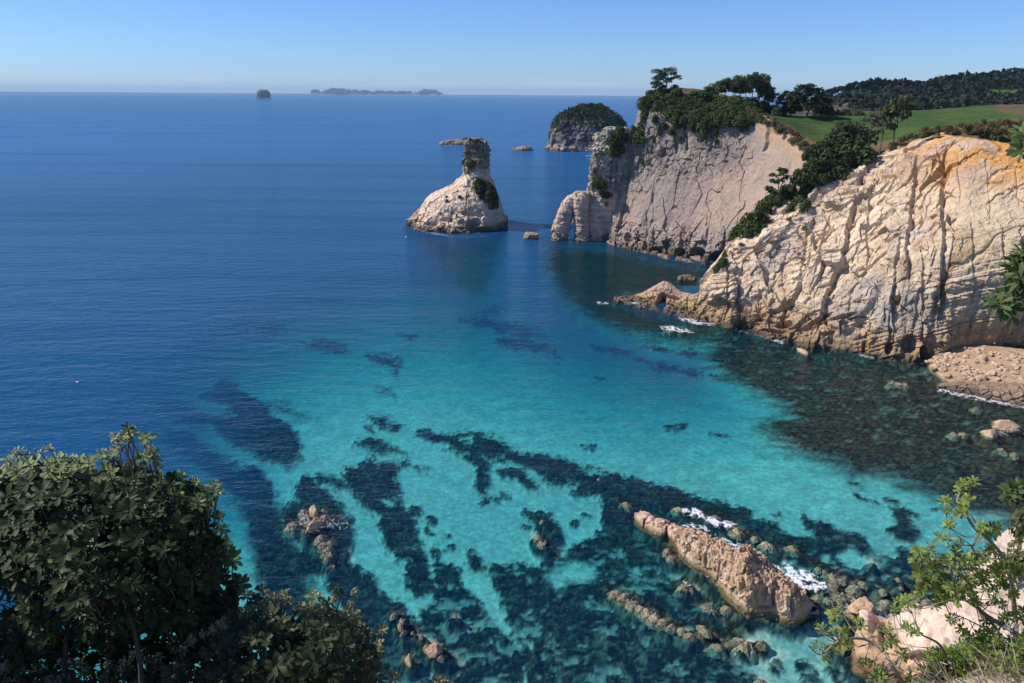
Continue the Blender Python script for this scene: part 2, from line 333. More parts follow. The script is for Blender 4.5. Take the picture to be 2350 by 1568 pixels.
def depth_at(px, py):
    d = 4.3 + 1.8 * ss(1100, 700, py) - 1.2 * ss(1250, 1568, py) + 6.5 * deep_at(px, py)
    d = d - 2.4 * ss(0, 45, sdist(px, py, KELP)) - .8 * ss(1600, 2000, px) * ss(1000, 1350, py) - 2.2 * ss(1800, 2200, px) * ss(980, 850, py)
    return np.maximum(d, .9)
def polar(r0, r1, nr, a0, a1, na, z=0.0):
    r = np.exp(np.linspace(math.log(r0), math.log(r1), nr)); a = np.radians(np.linspace(a0, a1, na))
    V = np.empty((na, nr, 3)); V[..., 0] = np.sin(a)[:, None] * r; V[..., 1] = np.cos(a)[:, None] * r; V[..., 2] = z
    return V

# the sea: one sheet to the horizon
FOAM = [(c3((830,320),(1030,310),(1060,380),(1150,400),(1280,430),(1330,450),(1250,480),(1150,460),(1060,400),(950,380),(880,345)), 5, 1.0), (c3((840,440),(950,425),(1100,470),(1125,545),(1060,550),(990,490),(900,480)), 5, .8),
    (c3((1150,520),(1250,560),(1370,610),(1380,640),(1330,700),(1270,690),(1200,600)), 5, .8), (c3((1590,765),(1690,800),(1720,770),(1900,830),(2020,880),(2090,950),(1980,1000),(1880,980),(1760,960),(1700,870)), 5, 1.0),
    (c3((1930,1150),(2000,1150),(1990,1185),(1930,1185)), 3, .9), (c3((700,320),(780,340),(860,400),(700,360)), 5, .45),
    (c2((230,560),(330,575),(470,560),(530,620),(520,660),(400,670),(300,690),(220,650)), 6, .62), (c2((150,590),(220,600),(230,650),(160,650)), 5, .5),
    ([(1418,684),(1440,688),(1474,694),(1474,699),(1440,697)], 3, 1.0), ([(1556,727),(1600,733),(1645,744),(1640,748),(1600,745),(1562,736)], 3, .9), ([(1512,749),(1540,748),(1575,755),(1592,764),(1560,762),(1520,756)], 3, .95), ([(1368,693),(1396,694),(1396,698),(1372,698)], 3, .9),
    ([(1675,750),(1720,760),(1760,770),(1800,785),(1800,790),(1740,776),(1675,756)], 3, .6), ([(1770,776),(1800,784),(1798,790),(1768,781)], 2, .9), ([(1975,812),(2010,820),(2005,824),(1970,817)], 3, .8), ([(2150,890),(2240,906),(2350,925),(2420,936),(2420,944),(2340,936),(2230,916),(2150,899)], 4, .85),
    ([(2180,850),(2210,856),(2240,885),(2210,880)], 5, .7), ([(2150,822),(2190,836),(2180,846),(2140,832)], 4, .5),
    ([(932,510),(960,524),(1000,533),(1040,542),(1040,546),(990,538),(940,524)], 3, .7), ([(1030,540),(1100,541),(1120,538),(1120,543),(1070,547),(1030,545)], 3, .6),
    (c4((790,1045),(880,1065),(960,1105),(1010,1140),(900,1135),(830,1095)), 5, .75), (c4((1150,1055),(1240,1055),(1200,1085)), 4, .7), (c4((1060,1410),(1110,1440),(1140,1480),(1090,1475)), 4, .9), (c4((640,1005),(700,1010),(690,1025)), 3, .6),
    ([(1012,332),(1050,333),(1066,332),(1064,335),(1015,335)], 2, .7), ([(1245,344),(1262,352),(1330,359),(1330,361),(1262,355)], 1.5, .5), ([(1172,345),(1225,346),(1222,348),(1174,348)], 1.5, .6), ([(1100,329),(1122,330),(1120,333),(1102,332)], 1.5, .7), ([(2265,985),(2310,990),(2330,1000),(2290,998)], 4, .7), ([(2330,985),(2360,990),(2350,996)], 3, .8)]
m, nt, o = new_mat('sea_water'); L = nt.links.new
geo = nd(nt, 'ShaderNodeNewGeometry')
a_t = nd(nt, 'ShaderNodeAttribute', attribute_name='Col'); a_w = nd(nt, 'ShaderNodeAttribute', attribute_name='Wat'); sx = nd(nt, 'ShaderNodeSeparateColor'); L(a_w.outputs['Color'], sx.inputs[0])
def noise(scale, sxyz, detail=3, rough=.55):
    mp = nd(nt, 'ShaderNodeMapping'); mp.inputs['Scale'].default_value = sxyz; mp.inputs['Rotation'].default_value = (0, 0, R(14))
    n = nd(nt, 'ShaderNodeTexNoise'); n.inputs['Scale'].default_value = scale; n.inputs['Detail'].default_value = detail; n.inputs['Roughness'].default_value = rough
    L(geo.outputs['Position'], mp.inputs['Vector']); L(mp.outputs[0], n.inputs['Vector']); return n.outputs['Fac']
def mth(op, a, b=None, c=None):
    n = nd(nt, 'ShaderNodeMath', operation=op)
    for i, v in enumerate((a, b, c)):
        if v is None: continue
        if isinstance(v, (int, float)): n.inputs[i].default_value = v
        else: L(v, n.inputs[i])
    return n.outputs[0]
rip = noise(1.15, (.55, 1.25, 1), 3); chop = noise(.33, (.5, 1.3, 1), 3); swell = noise(.035, (.35, 1.4, 1), 3)
h = mth('ADD', mth('MULTIPLY', rip, .22), mth('ADD', mth('MULTIPLY', chop, .62), mth('MULTIPLY', swell, 1.5)))
bp = nd(nt, 'ShaderNodeBump'); bp.inputs['Strength'].default_value = 1.0; bp.inputs['Distance'].default_value = 1.0; L(h, bp.inputs['Height'])
streak = noise(.012, (.18, 1.3, 1), 4, .6)
dcol = nd(nt, 'ShaderNodeMix', data_type='RGBA'); dcol.inputs['A'].default_value = (.008, .071, .172, 1); dcol.inputs['B'].default_value = (.018, .113, .285, 1)
L(sx.outputs['Blue'], dcol.inputs['Factor'])
dif = nd(nt, 'ShaderNodeBsdfDiffuse'); L(dcol.outputs['Result'], dif.inputs['Color']); L(bp.outputs[0], dif.inputs['Normal'])
trn = nd(nt, 'ShaderNodeBsdfTransparent'); rmod = nd(nt, 'ShaderNodeVectorMath', operation='SCALE'); L(a_t.outputs['Color'], rmod.inputs[0]); L(mth('MINIMUM', mth('MULTIPLY_ADD', mth('ADD', rip, chop), .5, .48), 1.06), rmod.inputs['Scale']); L(rmod.outputs[0], trn.inputs['Color'])
body = nd(nt, 'ShaderNodeMixShader'); L(mth('MAXIMUM', mth('MULTIPLY_ADD', sx.outputs['Red'], .86, .105), .02), body.inputs[0]); L(trn.outputs[0], body.inputs[1]); L(dif.outputs[0], body.inputs[2])
fr = nd(nt, 'ShaderNodeFresnel'); fr.inputs['IOR'].default_value = 1.33; L(bp.outputs[0], fr.inputs['Normal'])
gl = nd(nt, 'ShaderNodeBsdfGlossy'); gl.inputs['Roughness'].default_value = .12; L(bp.outputs[0], gl.inputs['Normal'])
frm = mth('MINIMUM', mth('MULTIPLY', fr.outputs[0], mth('MAXIMUM', mth('MULTIPLY_ADD', streak, 2.0, -.35), .34)), .34)
srf = nd(nt, 'ShaderNodeMixShader'); L(frm, srf.inputs[0]); L(body.outputs[0], srf.inputs[1]); L(gl.outputs[0], srf.inputs[2])
fn = mth('ADD', mth('MULTIPLY', noise(2.6, (1, .8, 1), 6, .75), .62), mth('MULTIPLY', mth('ABSOLUTE', mth('MULTIPLY_ADD', noise(.8, (1, .75, 1), 5, .6), 2.0, -1.0)), 1.1))
fmask = nd(nt, 'ShaderNodeMapRange', interpolation_type='SMOOTHSTEP'); fmask.inputs['From Min'].default_value = -.06; fmask.inputs['From Max'].default_value = .22
L(mth('SUBTRACT', mth('MULTIPLY', sx.outputs['Green'], .72), fn), fmask.inputs['Value'])
fd = nd(nt, 'ShaderNodeBsdfDiffuse'); fd.inputs['Color'].default_value = (.82, .84, .86, 1)
fin = nd(nt, 'ShaderNodeMixShader'); L(fmask.outputs[0], fin.inputs[0]); L(srf.outputs[0], fin.inputs[1]); L(fd.outputs[0], fin.inputs[2])
L(fin.outputs[0], o.inputs['Surface']); M_SEA = m
M_BED = col_mat('seabed', 1.3, .2, .5, 1.2, 1.0, 0.0, bdist=.3)
# the deep floor beyond the bay, so nothing is seen under the sheet
q = np.array([[-90000, -200, -60], [90000, -200, -60], [90000, 90000, -60], [-90000, 90000, -60]], float)
tag(mobj('deep_seabed', raw_mesh('deep_seabed', q, np.array([[0, 1, 2, 3]]), M_BED, {'Col': np.tile([.02, .04, .06], (4, 1))})), kind='structure')

# ------------------------------------------------------------------ rock: headlands, stack, islands, reefs
def W0(*p): return np.array([PW(x, y, 0.0) for x, y in p])
def PT(*p): return np.array([P(x, y, Y) for x, y, Y in p])
def rowz(A, dz): B = np.array(A, float); B[:, 2] += dz; return B
def carve(V, N, spots):
    """real hollows (caves, notches, gullies) pushed into the face at surveyed bearings"""
    px, py = proj(V)
    for x, y, rx, ry, t, d in spots:
        c, s = math.cos(R(t)), math.sin(R(t)); dx, dy = px - x, py - y
        q = ((dx * c + dy * s) / rx) ** 2 + ((-dx * s + dy * c) / ry) ** 2
        V = V - N * (d * np.clip(1.25 * (1 - q), 0, 1))[..., None]
    return V
def rifts(V, N, lines):
    """buttress edges: the face breaks back sharply along a line and eases out again to its right"""
    px, py = proj(V)
    for pts, w, d in lines:
        q = np.asarray(pts, float); x = np.interp(py, q[:, 1], q[:, 0]) + 7 * fbm(V * .25, 3, int(q[0, 0])) ; dx = px - x; y0, y1 = q[0, 1], q[-1, 1]; e = (y1 - y0) * .18
        win = ss(y0 - 4, y0 + e, py) * ss(y1 + 4, y1 - e, py); V = V - N * (.66 * d * win * np.where(dx > 0, ss(0, 3.5, dx) * np.exp(-np.maximum(dx, 0) / w), 0))[..., None]
    return V
def strata(V, dipx, dipy, thick, seed, warp=.5):
    """stepped bedding: sawtooth ledges along a tilted, wavering bedding plane"""
    h = V[..., 2] + dipx * V[..., 0] + dipy * V[..., 1] + warp * (1.1 * fbm(V * .07, 2, seed) + .35 * fbm(V * .3, 2, seed + 1))
    k = h / thick; i = np.floor(k); f = k - i
    z = np.zeros(i.shape, np.int64)
    a = _h(i.astype(np.int64), z, z, seed + 2) - .5; b = _h((i + 1).astype(np.int64), z, z, seed + 2) - .5
    t = ss(.62, 1.0, f)
    return a * (1 - t) + b * t, f
def rockface(name, rows, nu, nv, style, ref=(0, 0, 60), spots=(), colfn=None, amp=1.0, mat=None, post=0, fade=.85, ntop=1, rift=()):
    V = loft(rows, nu, nv); tpar = loft.t; N = gnormals(V, ref); N = N / np.linalg.norm(N, axis=-1, keepdims=True)
    N = blur(N, 12); N /= np.linalg.norm(N, axis=-1, keepdims=True)
    V0 = V.copy()
    d, info = style(V0); d = d * (1 - fade * ss(len(rows) - 2.2 - ntop, len(rows) - 1.2 - ntop, tpar))[None]; V = V + N * (amp * d)[..., None]
    if rift: V = rifts(V, N, rift)
    if spots: V = carve(V, N, spots)
    if post: V = blur(V, post)
    C = colfn(V, V0, info)
    me = raw_mesh(name, V.reshape(-1, 3), grid_faces(nu, nv), mat or M_ROCK, {'Col': C.reshape(-1, 3)})
    return me, V

CREAM, PINK, GREY, OCHRE, RUST, WET = (.66, .525, .38), (.57, .41, .31), (.36, .325, .295), (.56, .34, .15), (.34, .19, .085), (.13, .10, .075)

# --- the near cliff
base = W0((1598,733),(1665,748),(1720,757),(1790,778),(1870,797),(1950,808),(2040,822),(2130,827),(2220,822),(2350,832),(2500,850),(2750,900))
r_mid1 = PT((1604,700,171),(1655,670,166),(1705,640,167),(1778,640,166),(1862,620,160),(1946,610,155),(2040,600,150),(2130,600,145),(2216,600,141),(2345,600,137),(2480,600,132),(2700,600,123))
r_mid2 = PT((1612,665,174),(1650,625,171),(1692,580,174),(1758,550,173),(1850,490,174),(1942,470,170),(2042,440,166),(2133,425,160),(2212,420,154),(2341,420,149),(2470,420,144),(2680,450,132))
r_top = PT((1618,640,178),(1650,590,179),(1684,540,182),(1745,478,186),(1835,430,187),(1935,392,185),(2050,352,182),(2130,323,173),(2205,319,166),(2340,336,160),(2460,344,152),(2670,352,140))
r_back = r_top + np.array([[6, 10, -7]] * 5 + [[6, 10, -2.5]] + [[5, 9, .4]] * 6)
def near_style(V):
    g = V * np.array([.11, .11, .03])
    butt = rid(g, 3, 21); low = fbm(V * .05, 2, 4)
    px, py = proj(V)
    flat = ss(2140, 2240, px)                                  # the right wall is a smooth plane, the left is broken
    st, f = strata(V, -.30, .10, .95, 50); st2, f2 = strata(V, .10, -.02, .42, 60); st3, f3 = strata(V, -.38, .12, .36, 64)
    bl, e = cells(V * np.array([.42, .42, .30]), 70); bl2, e2 = cells(V * np.array([1.0, 1.0, .8]), 80)
    fine = fbm(V * 1.3, 3, 90)
    crack = ss(.78, .97, rid(V * np.array([.16, .16, .035]) + .25 * fbm(V * .2, 2, 7)[..., None], 1, 33))
    amt = .15 + 1.1 * ss(-.1, .4, fbm(V * .09, 2, 14))
    slab, es = cells((V + .8 * fbm(V * .3, 2, 75)[..., None]) * np.array([.19, .19, .026]), 74); slab2, es2 = cells((V + .5 * fbm(V * .6, 2, 76)[..., None]) * np.array([.46, .46, .075]), 77)
    d = butt * (.8 - .65 * flat) + low * .5 + slab * (2.0 - 1.5 * flat) + slab2 * (.6 - .4 * flat) + st * (.30 - .12 * flat) * amt + st3 * .48 * amt * (1 - .4 * flat) + st2 * (.10 + .14 * flat) + bl * (.26 - .12 * flat) + bl2 * (.20 - .1 * flat) + fine * .12 - crack * (.8 - .4 * flat)
    ver = rid(V * np.array([.5, .5, .06]), 2, 44)
    d = d - .35 * ss(.3, .8, ver) * ss(620, 720, py)
    return d, (butt, st, fine, flat, crack, ver, st3)
def near_col(V, V0, info):
    butt, st, fine, flat, crack, ver, st3 = info; px, py = proj(V0); z = V0[..., 2]
    n1 = fbm(V0 * .10, 3, 101); n2 = fbm(V0 * .30, 3, 102); n3 = fbm(V0 * np.array([.5, .5, .07]), 3, 103)
    C = mix(CREAM, PINK, ss(-.15, .45, n1)); C = mix(C, (.72, .60, .46), ss(0, .5, n2) * (1 - flat))
    C = mix(C, (.46, .40, .36), ss(.1, .55, fbm(V0 * .16, 3, 104)) * .7)
    C = mix(C, (.42, .32, .245), ss(.12, .5, n3) * .55); C = mix(C, (.58, .46, .32), flat * .8)
    orange = ss(60, -40, py - (400 + 60 * n1 + .10 * (2350 - px))) * ss(1900, 2200, px)
    C = mix(C, OCHRE, orange * (.45 + .5 * ss(-.2, .4, n2)) * ss(1900, 2120, px))
    C = mix(C, (.52, .36, .30), orange * ss(.1, .4, -n2) * .6)
    C = mix(C, (.62, .31, .09), ss(2080, 2260, px) * ss(460, 360, py + 50 * n1) * ss(-.35, .25, n2 + .3 * n3) * .9)
    C = mix(C, (.42, .40, .385), ss(590, 700, py + 40 * n2) * ss(1850, 2000, px) * ss(-.25, .35, n3) * .75)
    C = mix(C, (.40, .27, .13), ss(.0, .45, n3) * ss(440, 600, py) * np.exp(-((px - 2175 + 40 * n1) / 75) ** 2) * .9)
    C = mix(C, (.44, .31, .15), ss(690, 770, py + 30 * n2) * ss(2130, 2200, px) * .75)
    C = mix(C, (.25, .18, .11), ss(.1, .5, n3) * ss(720, 800, py) * ss(2230, 2330, px) * .6)
    C = mix(C, (.46, .31, .18), ss(9, 2.5, z + 2.0 * n2) * .7); C = mix(C, (.36, .25, .14), ss(3.2, 1.0, z + 1.0 * n2) * .8); C = mix(C, WET, ss(1.0, .2, z + .6 * n3) * .8)
    C = mix(C, C * .86, ss(560, 720, py + 40 * n1)); C = C * (1 + .16 * st3 + .14 * st)[..., None] * (1 + .10 * fine)[..., None]
    return np.clip(.88 * C * np.array([1.02, 1.0, .95]), .02, .9)
NEAR_SPOTS = [(1700,748,20,13,0,2.2),(1800,745,22,9,-12,1.8),(1775,760,28,5,8,1.2),(1878,735,40,6,-28,1.9),(1850,755,26,5,-8,1.4),(1935,726,34,5,-15,1.5),(1632,700,8,5,0,1.5),(1772,590,8,4,0,1.0),(1990,480,20,6,-20,1.2),(2090,790,24,24,0,3.2),(2040,800,11,16,0,2.0),(2120,810,10,18,0,2.2),(1985,800,9,20,0,1.6),(2060,690,9,14,20,1.4),(1975,420,16,6,-8,1.2),(1960,440,40,5,-10,1.0),(2020,395,18,5,-8,.9),(1830,640,14,4,-5,.8),(1900,655,24,4,-14,1.0),(2330,800,30,10,10,1.0),(1900,765,20,5,-10,1.2),(1745,735,16,4,0,.8)]
NEAR_RIFTS = [([(1965,430),(1940,520),(1925,600),(1890,680),(1870,775)],34,3.2),([(2105,335),(2090,420),(2085,500),(2075,560),(2085,660)],26,2.2),([(2142,315),(2158,400),(2160,520),(2158,640),(2150,790)],20,2.3),([(2060,530),(2050,640),(2040,740),(2030,820)],22,1.6),([(1662,590),(1668,650),(1658,745)],10,1.7),([(1790,590),(1795,700),(1790,770)],15,.9),([(2000,420),(1985,520),(1985,620)],18,1.4),([(2225,480),(2230,640),(2222,810)],12,.8),([(2300,520),(2305,720)],10,.9),([(2262,360),(2272,500)],7,.6),([(1850,510),(1840,600),(1815,700)],20,1.2),([(1905,480),(1880,560),(1860,640)],18,1.1),([(2110,560),(2118,700),(2110,820)],16,1.1),([(1740,640),(1735,760)],10,.7),([(2195,340),(2200,470)],8,.6),([(2330,380),(2335,480)],7,.6)]
me, NEARV = rockface('cliff', [rowz(base, -2.5), base, r_mid1, r_mid2, r_top * .72 + r_mid2 * .28, r_top, r_top * .7 + r_back * .3, r_back], 860, 400, near_style, fade=.6, ntop=2, spots=NEAR_SPOTS, rift=NEAR_RIFTS, colfn=near_col)
tag(mobj('cliff', me), 'pale cream cliff streaked with orange along its top, nearest on the right', kind='structure')

# --- the low spur with a small arch running out from its foot
sb = W0((1408,688),(1435,696),(1470,703),(1505,712),(1540,720),(1575,728),(1625,738))
sm = PT((1416,684,187),(1437,686,186),(1470,688,184),(1505,690,181),(1542,697,179),(1578,700,177),(1625,705,174))
stp = PT((1422,682,189),(1440,680,189),(1474,672,187),(1526,646,184),(1560,668,182),(1598,674,180),(1640,655,178))
sbk = stp + np.array([2.0, 3.5, 0]); sbk[:, 2] = -1.5
def spur_style(V):
    st, f = strata(V, .25, .0, .5, 150); bl, e = cells(V * .75, 160); bl2, e2 = cells(V * 1.6, 165)
    return st * .35 + bl * 1.15 + bl2 * .5 + fbm(V * 1.5, 3, 166) * .2, st
def spur_col(V, V0, st):
    n = fbm(V0 * .4, 3, 170); z = V0[..., 2]
    C = mix((.46, .33, .235), (.40, .27, .19), ss(-.2, .3, n)); C = mix(C, (.42, .30, .15), ss(2.4, .9, z + .5 * n)); C = mix(C, WET, ss(.7, .2, z) * .8)
    return C * (1 + .2 * st)[..., None]
me, _ = rockface('spur', [rowz(sb, -2), sb, sm, stp, sbk], 300, 110, spur_style, spots=[(1519,690,13,20,12,4.5),(1545,683,18,4,12,1.3),(1455,700,4,6,0,.8),(1605,690,4,30,5,.9),(1578,700,3,20,0,.6)], colfn=spur_col)
tag(mobj('rock_spur', me), 'low broken rock spur with a dark arch, running out from the near cliff', 'rock spur')

# --- the far headland wall around the cove
fb = W0((1400,561),(1440,572),(1480,580),(1530,586),(1590,594),(1640,602),(1685,605),(1725,607),(1765,607),(1810,610))
fm1 = PT((1405,500,262),(1436,500,258),(1474,500,252),(1530,490,247),(1598,485,241),(1655,490,233),(1708,510,225),(1757,525,214),(1800,530,204),(1845,535,192))
fm2 = PT((1422,400,267),(1446,390,262),(1474,365,259),(1535,370,253),(1622,370,246),(1697,370,240),(1758,395,229),(1808,420,217),(1858,440,204),(1900,450,190))
ft = PT((1438,318,268),(1460,282,266),(1478,246,264),(1560,266,256),(1650,274,250),(1730,268,244),(1790,302,231),(1842,347,217),(1890,368,203),(1937,392,187))
fbk = ft + np.array([[5, 14, -12], [6, 12, -4], [6, 11, 2], [5, 10, 1.5], [5, 10, 1], [5, 10, .5], [5, 8, .3], [5, 6, .2], [5, 5, .2], [4, 4, -1]])
def far_style(V):
    px, py = proj(V)
    up = ss(60, -40, py - (415 - .22 * (px - 1440)) + 50 * fbm(V * .06, 2, 201)) * ss(1790, 1680, px)   # weathered upper band
    low = fbm(V * .045, 2, 200); gul = rid(V * np.array([.13, .13, .03]), 2, 202)
    st, f = strata(V, .12, .0, .7, 210); bl, e = cells(V * .33, 220); bl2, e2 = cells(V * .8, 221); fine = fbm(V * .9, 3, 230)
    foot = ss(12, 3, V[..., 2])
    d = low * 1.3 + gul * (.30 + 1.1 * up) + st * .06 + bl * (.10 + 1.3 * up + 1.3 * foot) + bl2 * (.05 + .6 * up + .6 * foot) + fine * (.14 + .2 * up) + .10 * rid(V * np.array([.6, .6, .1]), 2, 231) + .55 * cells((V + .6 * fbm(V * .3, 2, 232)[..., None]) * np.array([.22, .22, .06]), 233)[0]
    return d, (up, st, gul)
def far_col(V, V0, info):
    up, st, gul = info; px, py = proj(V0); z = V0[..., 2]
    n1 = fbm(V0 * .08, 3, 241); n2 = fbm(V0 * .3, 3, 242); n3 = fbm(V0 * np.array([.4, .4, .05]), 3, 243)
    C = mix((.50, .37, .29), (.44, .345, .295), ss(-.2, .3, n1)); C = mix(C, (.53, .405, .29), ss(.0, .5, n2) * .5)
    C = mix(C, (.34, .29, .255), up * .85); C = mix(C, (.27, .25, .20), up * ss(.05, .4, n2) * .6); C = mix(C, (.30, .31, .18), up * ss(.2, .5, n1 + .3 * n2) * .5)
    C = mix(C, (.38, .31, .27), ss(.05, .45, n2 + .6 * n3) * .6); C = mix(C, (.36, .33, .31), ss(-.1, .4, n3) * ss(480, 580, py) * .55)
    C = mix(C, (.52, .35, .20), ss(1700, 1760, px) * ss(60, 10, py - (268 + (px - 1730) * .68)) * .7)
    C = mix(C, (.20, .155, .12), ss(5, 1.5, z + 2 * n2) * .75); C = mix(C, WET, ss(1.5, .4, z) * .8)
    return .74 * C * (1 + .05 * st)[..., None]
FAR_SPOTS = [(1440,545,8,12,0,2),(1505,575,16,10,0,3.0),(1480,570,6,18,0,2.0),(1560,578,14,10,0,2.5),(1605,580,14,12,0,3.5),(1645,590,22,14,-20,4.0),(1585,590,10,8,0,2.0),(1530,560,4,20,0,1.2),(1500,545,4,25,0,1.0)]
me, FARV = rockface('cliff', [rowz(fb, -2.5), fb, fm1, fm2, ft, fbk], 620, 400, far_style, spots=FAR_SPOTS, colfn=far_col, rift=[([(1447,330),(1430,440),(1408,558)],13,2.6),([(1545,300),(1548,355)],12,2.0),([(1567,298),(1572,350)],10,1.8),([(1763,295),(1750,350)],14,2.2),([(1502,430),(1490,530)],8,.7),([(1620,490),(1615,580)],10,1.0),([(1560,520),(1562,590)],8,1.0),([(1830,400),(1822,480)],8,1.0),([(1480,480),(1476,560)],8,.8)])
tag(mobj('cliff', me), 'dull pink far headland cliff curving round the shaded cove', kind='structure')

# --- the land on top: pasture, headland crown, scrub edge
rim = np.concatenate([ft[2:8], PT((1890,368,203),(1937,392,186),(2050,346,182),(2130,313,173),(2205,309,166),(2340,331,160),(2460,340,152),(2670,350,140))])
inl = PT((1490,213,272),(1560,232,268),(1650,250,263),(1745,261,252),(1815,291,240),(1868,324,227),(1930,331,216),(1990,331,210),(2080,315,202),(2150,298,193),(2230,288,187),(2350,274,181),(2470,272,175),(2700,270,165))
inl2 = PT((1525,204,285),(1600,213,284),(1680,230,280),(1750,258,278),(1822,276,268),(1885,288,262),(1945,292,258),(2005,292,256),(2088,284,250),(2160,275,246),(2245,267,242),(2350,258,236),(2480,255,228),(2700,250,215))
fedge = PT((1560,206,300),(1625,214,300),(1700,232,298),(1765,259,300),(1830,267,306),(1900,262,310),(1960,258,312),(2020,256,312),(2100,254,310),(2180,249,306),(2270,243,302),(2350,241,296),(2480,238,285),(2700,232,270))
fback = fedge + np.array([10, 60, -9]); fback2 = fback + np.array([10, 60, -14])
V = loft([rim + np.array([.5, .8, -.6]), inl, inl2, fedge, fback, fback2], 520, 260)
V[..., 2] += .5 * fbm(V * .06, 3, 301) * ss(0, .1, np.linspace(0, 1, 260))[None] + .12 * fbm(V * .5, 2, 303)
px, py = proj(V); n = fbm(V * .12, 4, 302)
edge = np.linspace(0, 1, 260)[None] + np.zeros(px.shape)
n9 = fbm(V * .9, 4, 305); green = mix((.042, .085, .020), (.070, .110, .030), ss(-.3, .3, n + .5 * n9)); green = mix(green, (.095, .11, .045), ss(.05, .5, fbm(V * .4, 3, 304) + .3 * n9) * .6)
brown = mix((.16, .105, .06), (.11, .085, .045), ss(-.2, .3, n))
k = ss(.09, .05, edge + .05 * n) * ss(1700, 1740, px); k = np.maximum(k, ss(1750, 1700, px) * .8); k = np.maximum(k, ss(2262, 2300, px) * ss(262, 252, py - .16 * (px - 2290)) * .9)
me = raw_mesh('pasture', V.reshape(-1, 3), grid_faces(520, 260), M_GRASS, {'Col': mix(green, brown, k).reshape(-1, 3)}, True)
tag(mobj('field', me), 'green pasture sloping on the clifftop', kind='structure'); FIELD = V

# --- the wooded hill behind it, a far paddock on its shoulder
h0 = PT((1780,262,430),(1880,262,430),(1960,262,430),(2060,262,430),(2180,262,430),(2290,255,430),(2420,250,430),(2700,250,430))
h1 = PT((1800,250,520),(1885,240,520),(1960,232,520),(2050,228,520),(2160,222,520),(2280,215,520),(2420,212,520),(2700,210,520))
h2 = PT((1830,236,610),(1888,229,610),(1958,208,610),(2020,203,610),(2100,206,610),(2190,188,610),(2340,178,610),(2700,172,610))
h3 = h2 + np.array([20, 90, -14])
V = loft([h0 - np.array([0, 0, 8]), h0, h1, h2, h3], 240, 120); V[..., 2] += 1.2 * fbm(V * .03, 3, 311)
px, py = proj(V); n = fbm(V * .03, 3, 312)
C = mix((.028, .040, .022), (.045, .055, .030), ss(-.2, .4, n)); C = mix(C, (.17, .145, .12), ss(2080, 2000, px) * ss(212, 222, py) * ss(-.2, .2, n) * .7)
C = mix(C, (.06, .13, .03), ss(2255, 2275, px) * ss(226, 220, np.abs(py - 0)) * ss(204, 208, py))
me = raw_mesh('hill', V.reshape(-1, 3), grid_faces(240, 120), M_GRASS, {'Col': C.reshape(-1, 3)}, True)
tag(mobj('hill', me), 'dark wooded hill behind the pasture', kind='structure'); HILL = V

# ------------------------------------------------------------------ free-standing rock, turned ring by ring
def ringrock(levels, Yc, ratio=1.0, nth=360, nz=260, amp=1.0, style=None, lean=0.0, top=True, sink=2.0, power=2.4):
    L_ = np.array(levels, float)
    zs, cx, hw = [], [], []
    for py, xl, xr in L_:
        a = P(xl, py, Yc); b = P(xr, py, Yc); zs.append((a[2] + b[2]) / 2); cx.append((a[0] + b[0]) / 2); hw.append((b[0] - a[0]) / 2)
    zs, cx, hw = map(np.array, (zs, cx, hw)); od = np.argsort(zs); zs, cx, hw = zs[od], cx[od], hw[od]
    zs = np.concatenate([[zs[0] - sink], zs]); cx = np.concatenate([[cx[0]], cx]); hw = np.concatenate([[hw[0] * 1.03], hw])
    arc = np.concatenate([[0], np.cumsum(np.hypot(np.diff(zs), np.diff(hw)))]); t = np.linspace(0, arc[-1], nz)
    z = np.interp(t, arc, zs); c = np.interp(t, arc, cx); h = np.interp(t, arc, hw)
    th = np.linspace(0, 2 * np.pi, nth, endpoint=False)
    ct, st_ = np.cos(th), np.sin(th); rr = (np.abs(ct) ** power + np.abs(st_) ** power) ** (-1 / power)
    V = np.empty((nth, nz, 3)); V[..., 0] = c + (ct * rr)[:, None] * h; V[..., 1] = Yc + (st_ * rr)[:, None] * h * ratio + lean * (z - zs[0]); V[..., 2] = z
    hh = np.interp(z, zs, hw)[None] + np.zeros((nth, nz))
    N = np.stack([np.cos(th)[:, None] + 0 * z, np.sin(th)[:, None] + 0 * z, np.full((nth, nz), .25)], -1); N /= np.linalg.norm(N, axis=-1, keepdims=True)
    d, info = style(V); V2 = V + N * (amp * d * np.clip(hh / 2.0, .15, 1))[..., None]
    faces = grid_faces(nth, nz, True)
    return V2, faces, info, N
def ringmesh(name, V, faces, C, mat):
    nth, nz = V.shape[:2]; top = V[:, -1].mean(0); top[2] += .1
    VV = np.concatenate([V.reshape(-1, 3), top[None]]); CC = np.concatenate([C.reshape(-1, 3), C[:, -1].mean(0)[None]])
    e = np.arange(nth) * nz + nz - 1; tri = np.stack([e, np.roll(e, -1), np.full(nth, nth * nz)], -1)
    return raw_mesh(name, VV, [faces, tri], mat, {'Col': CC})
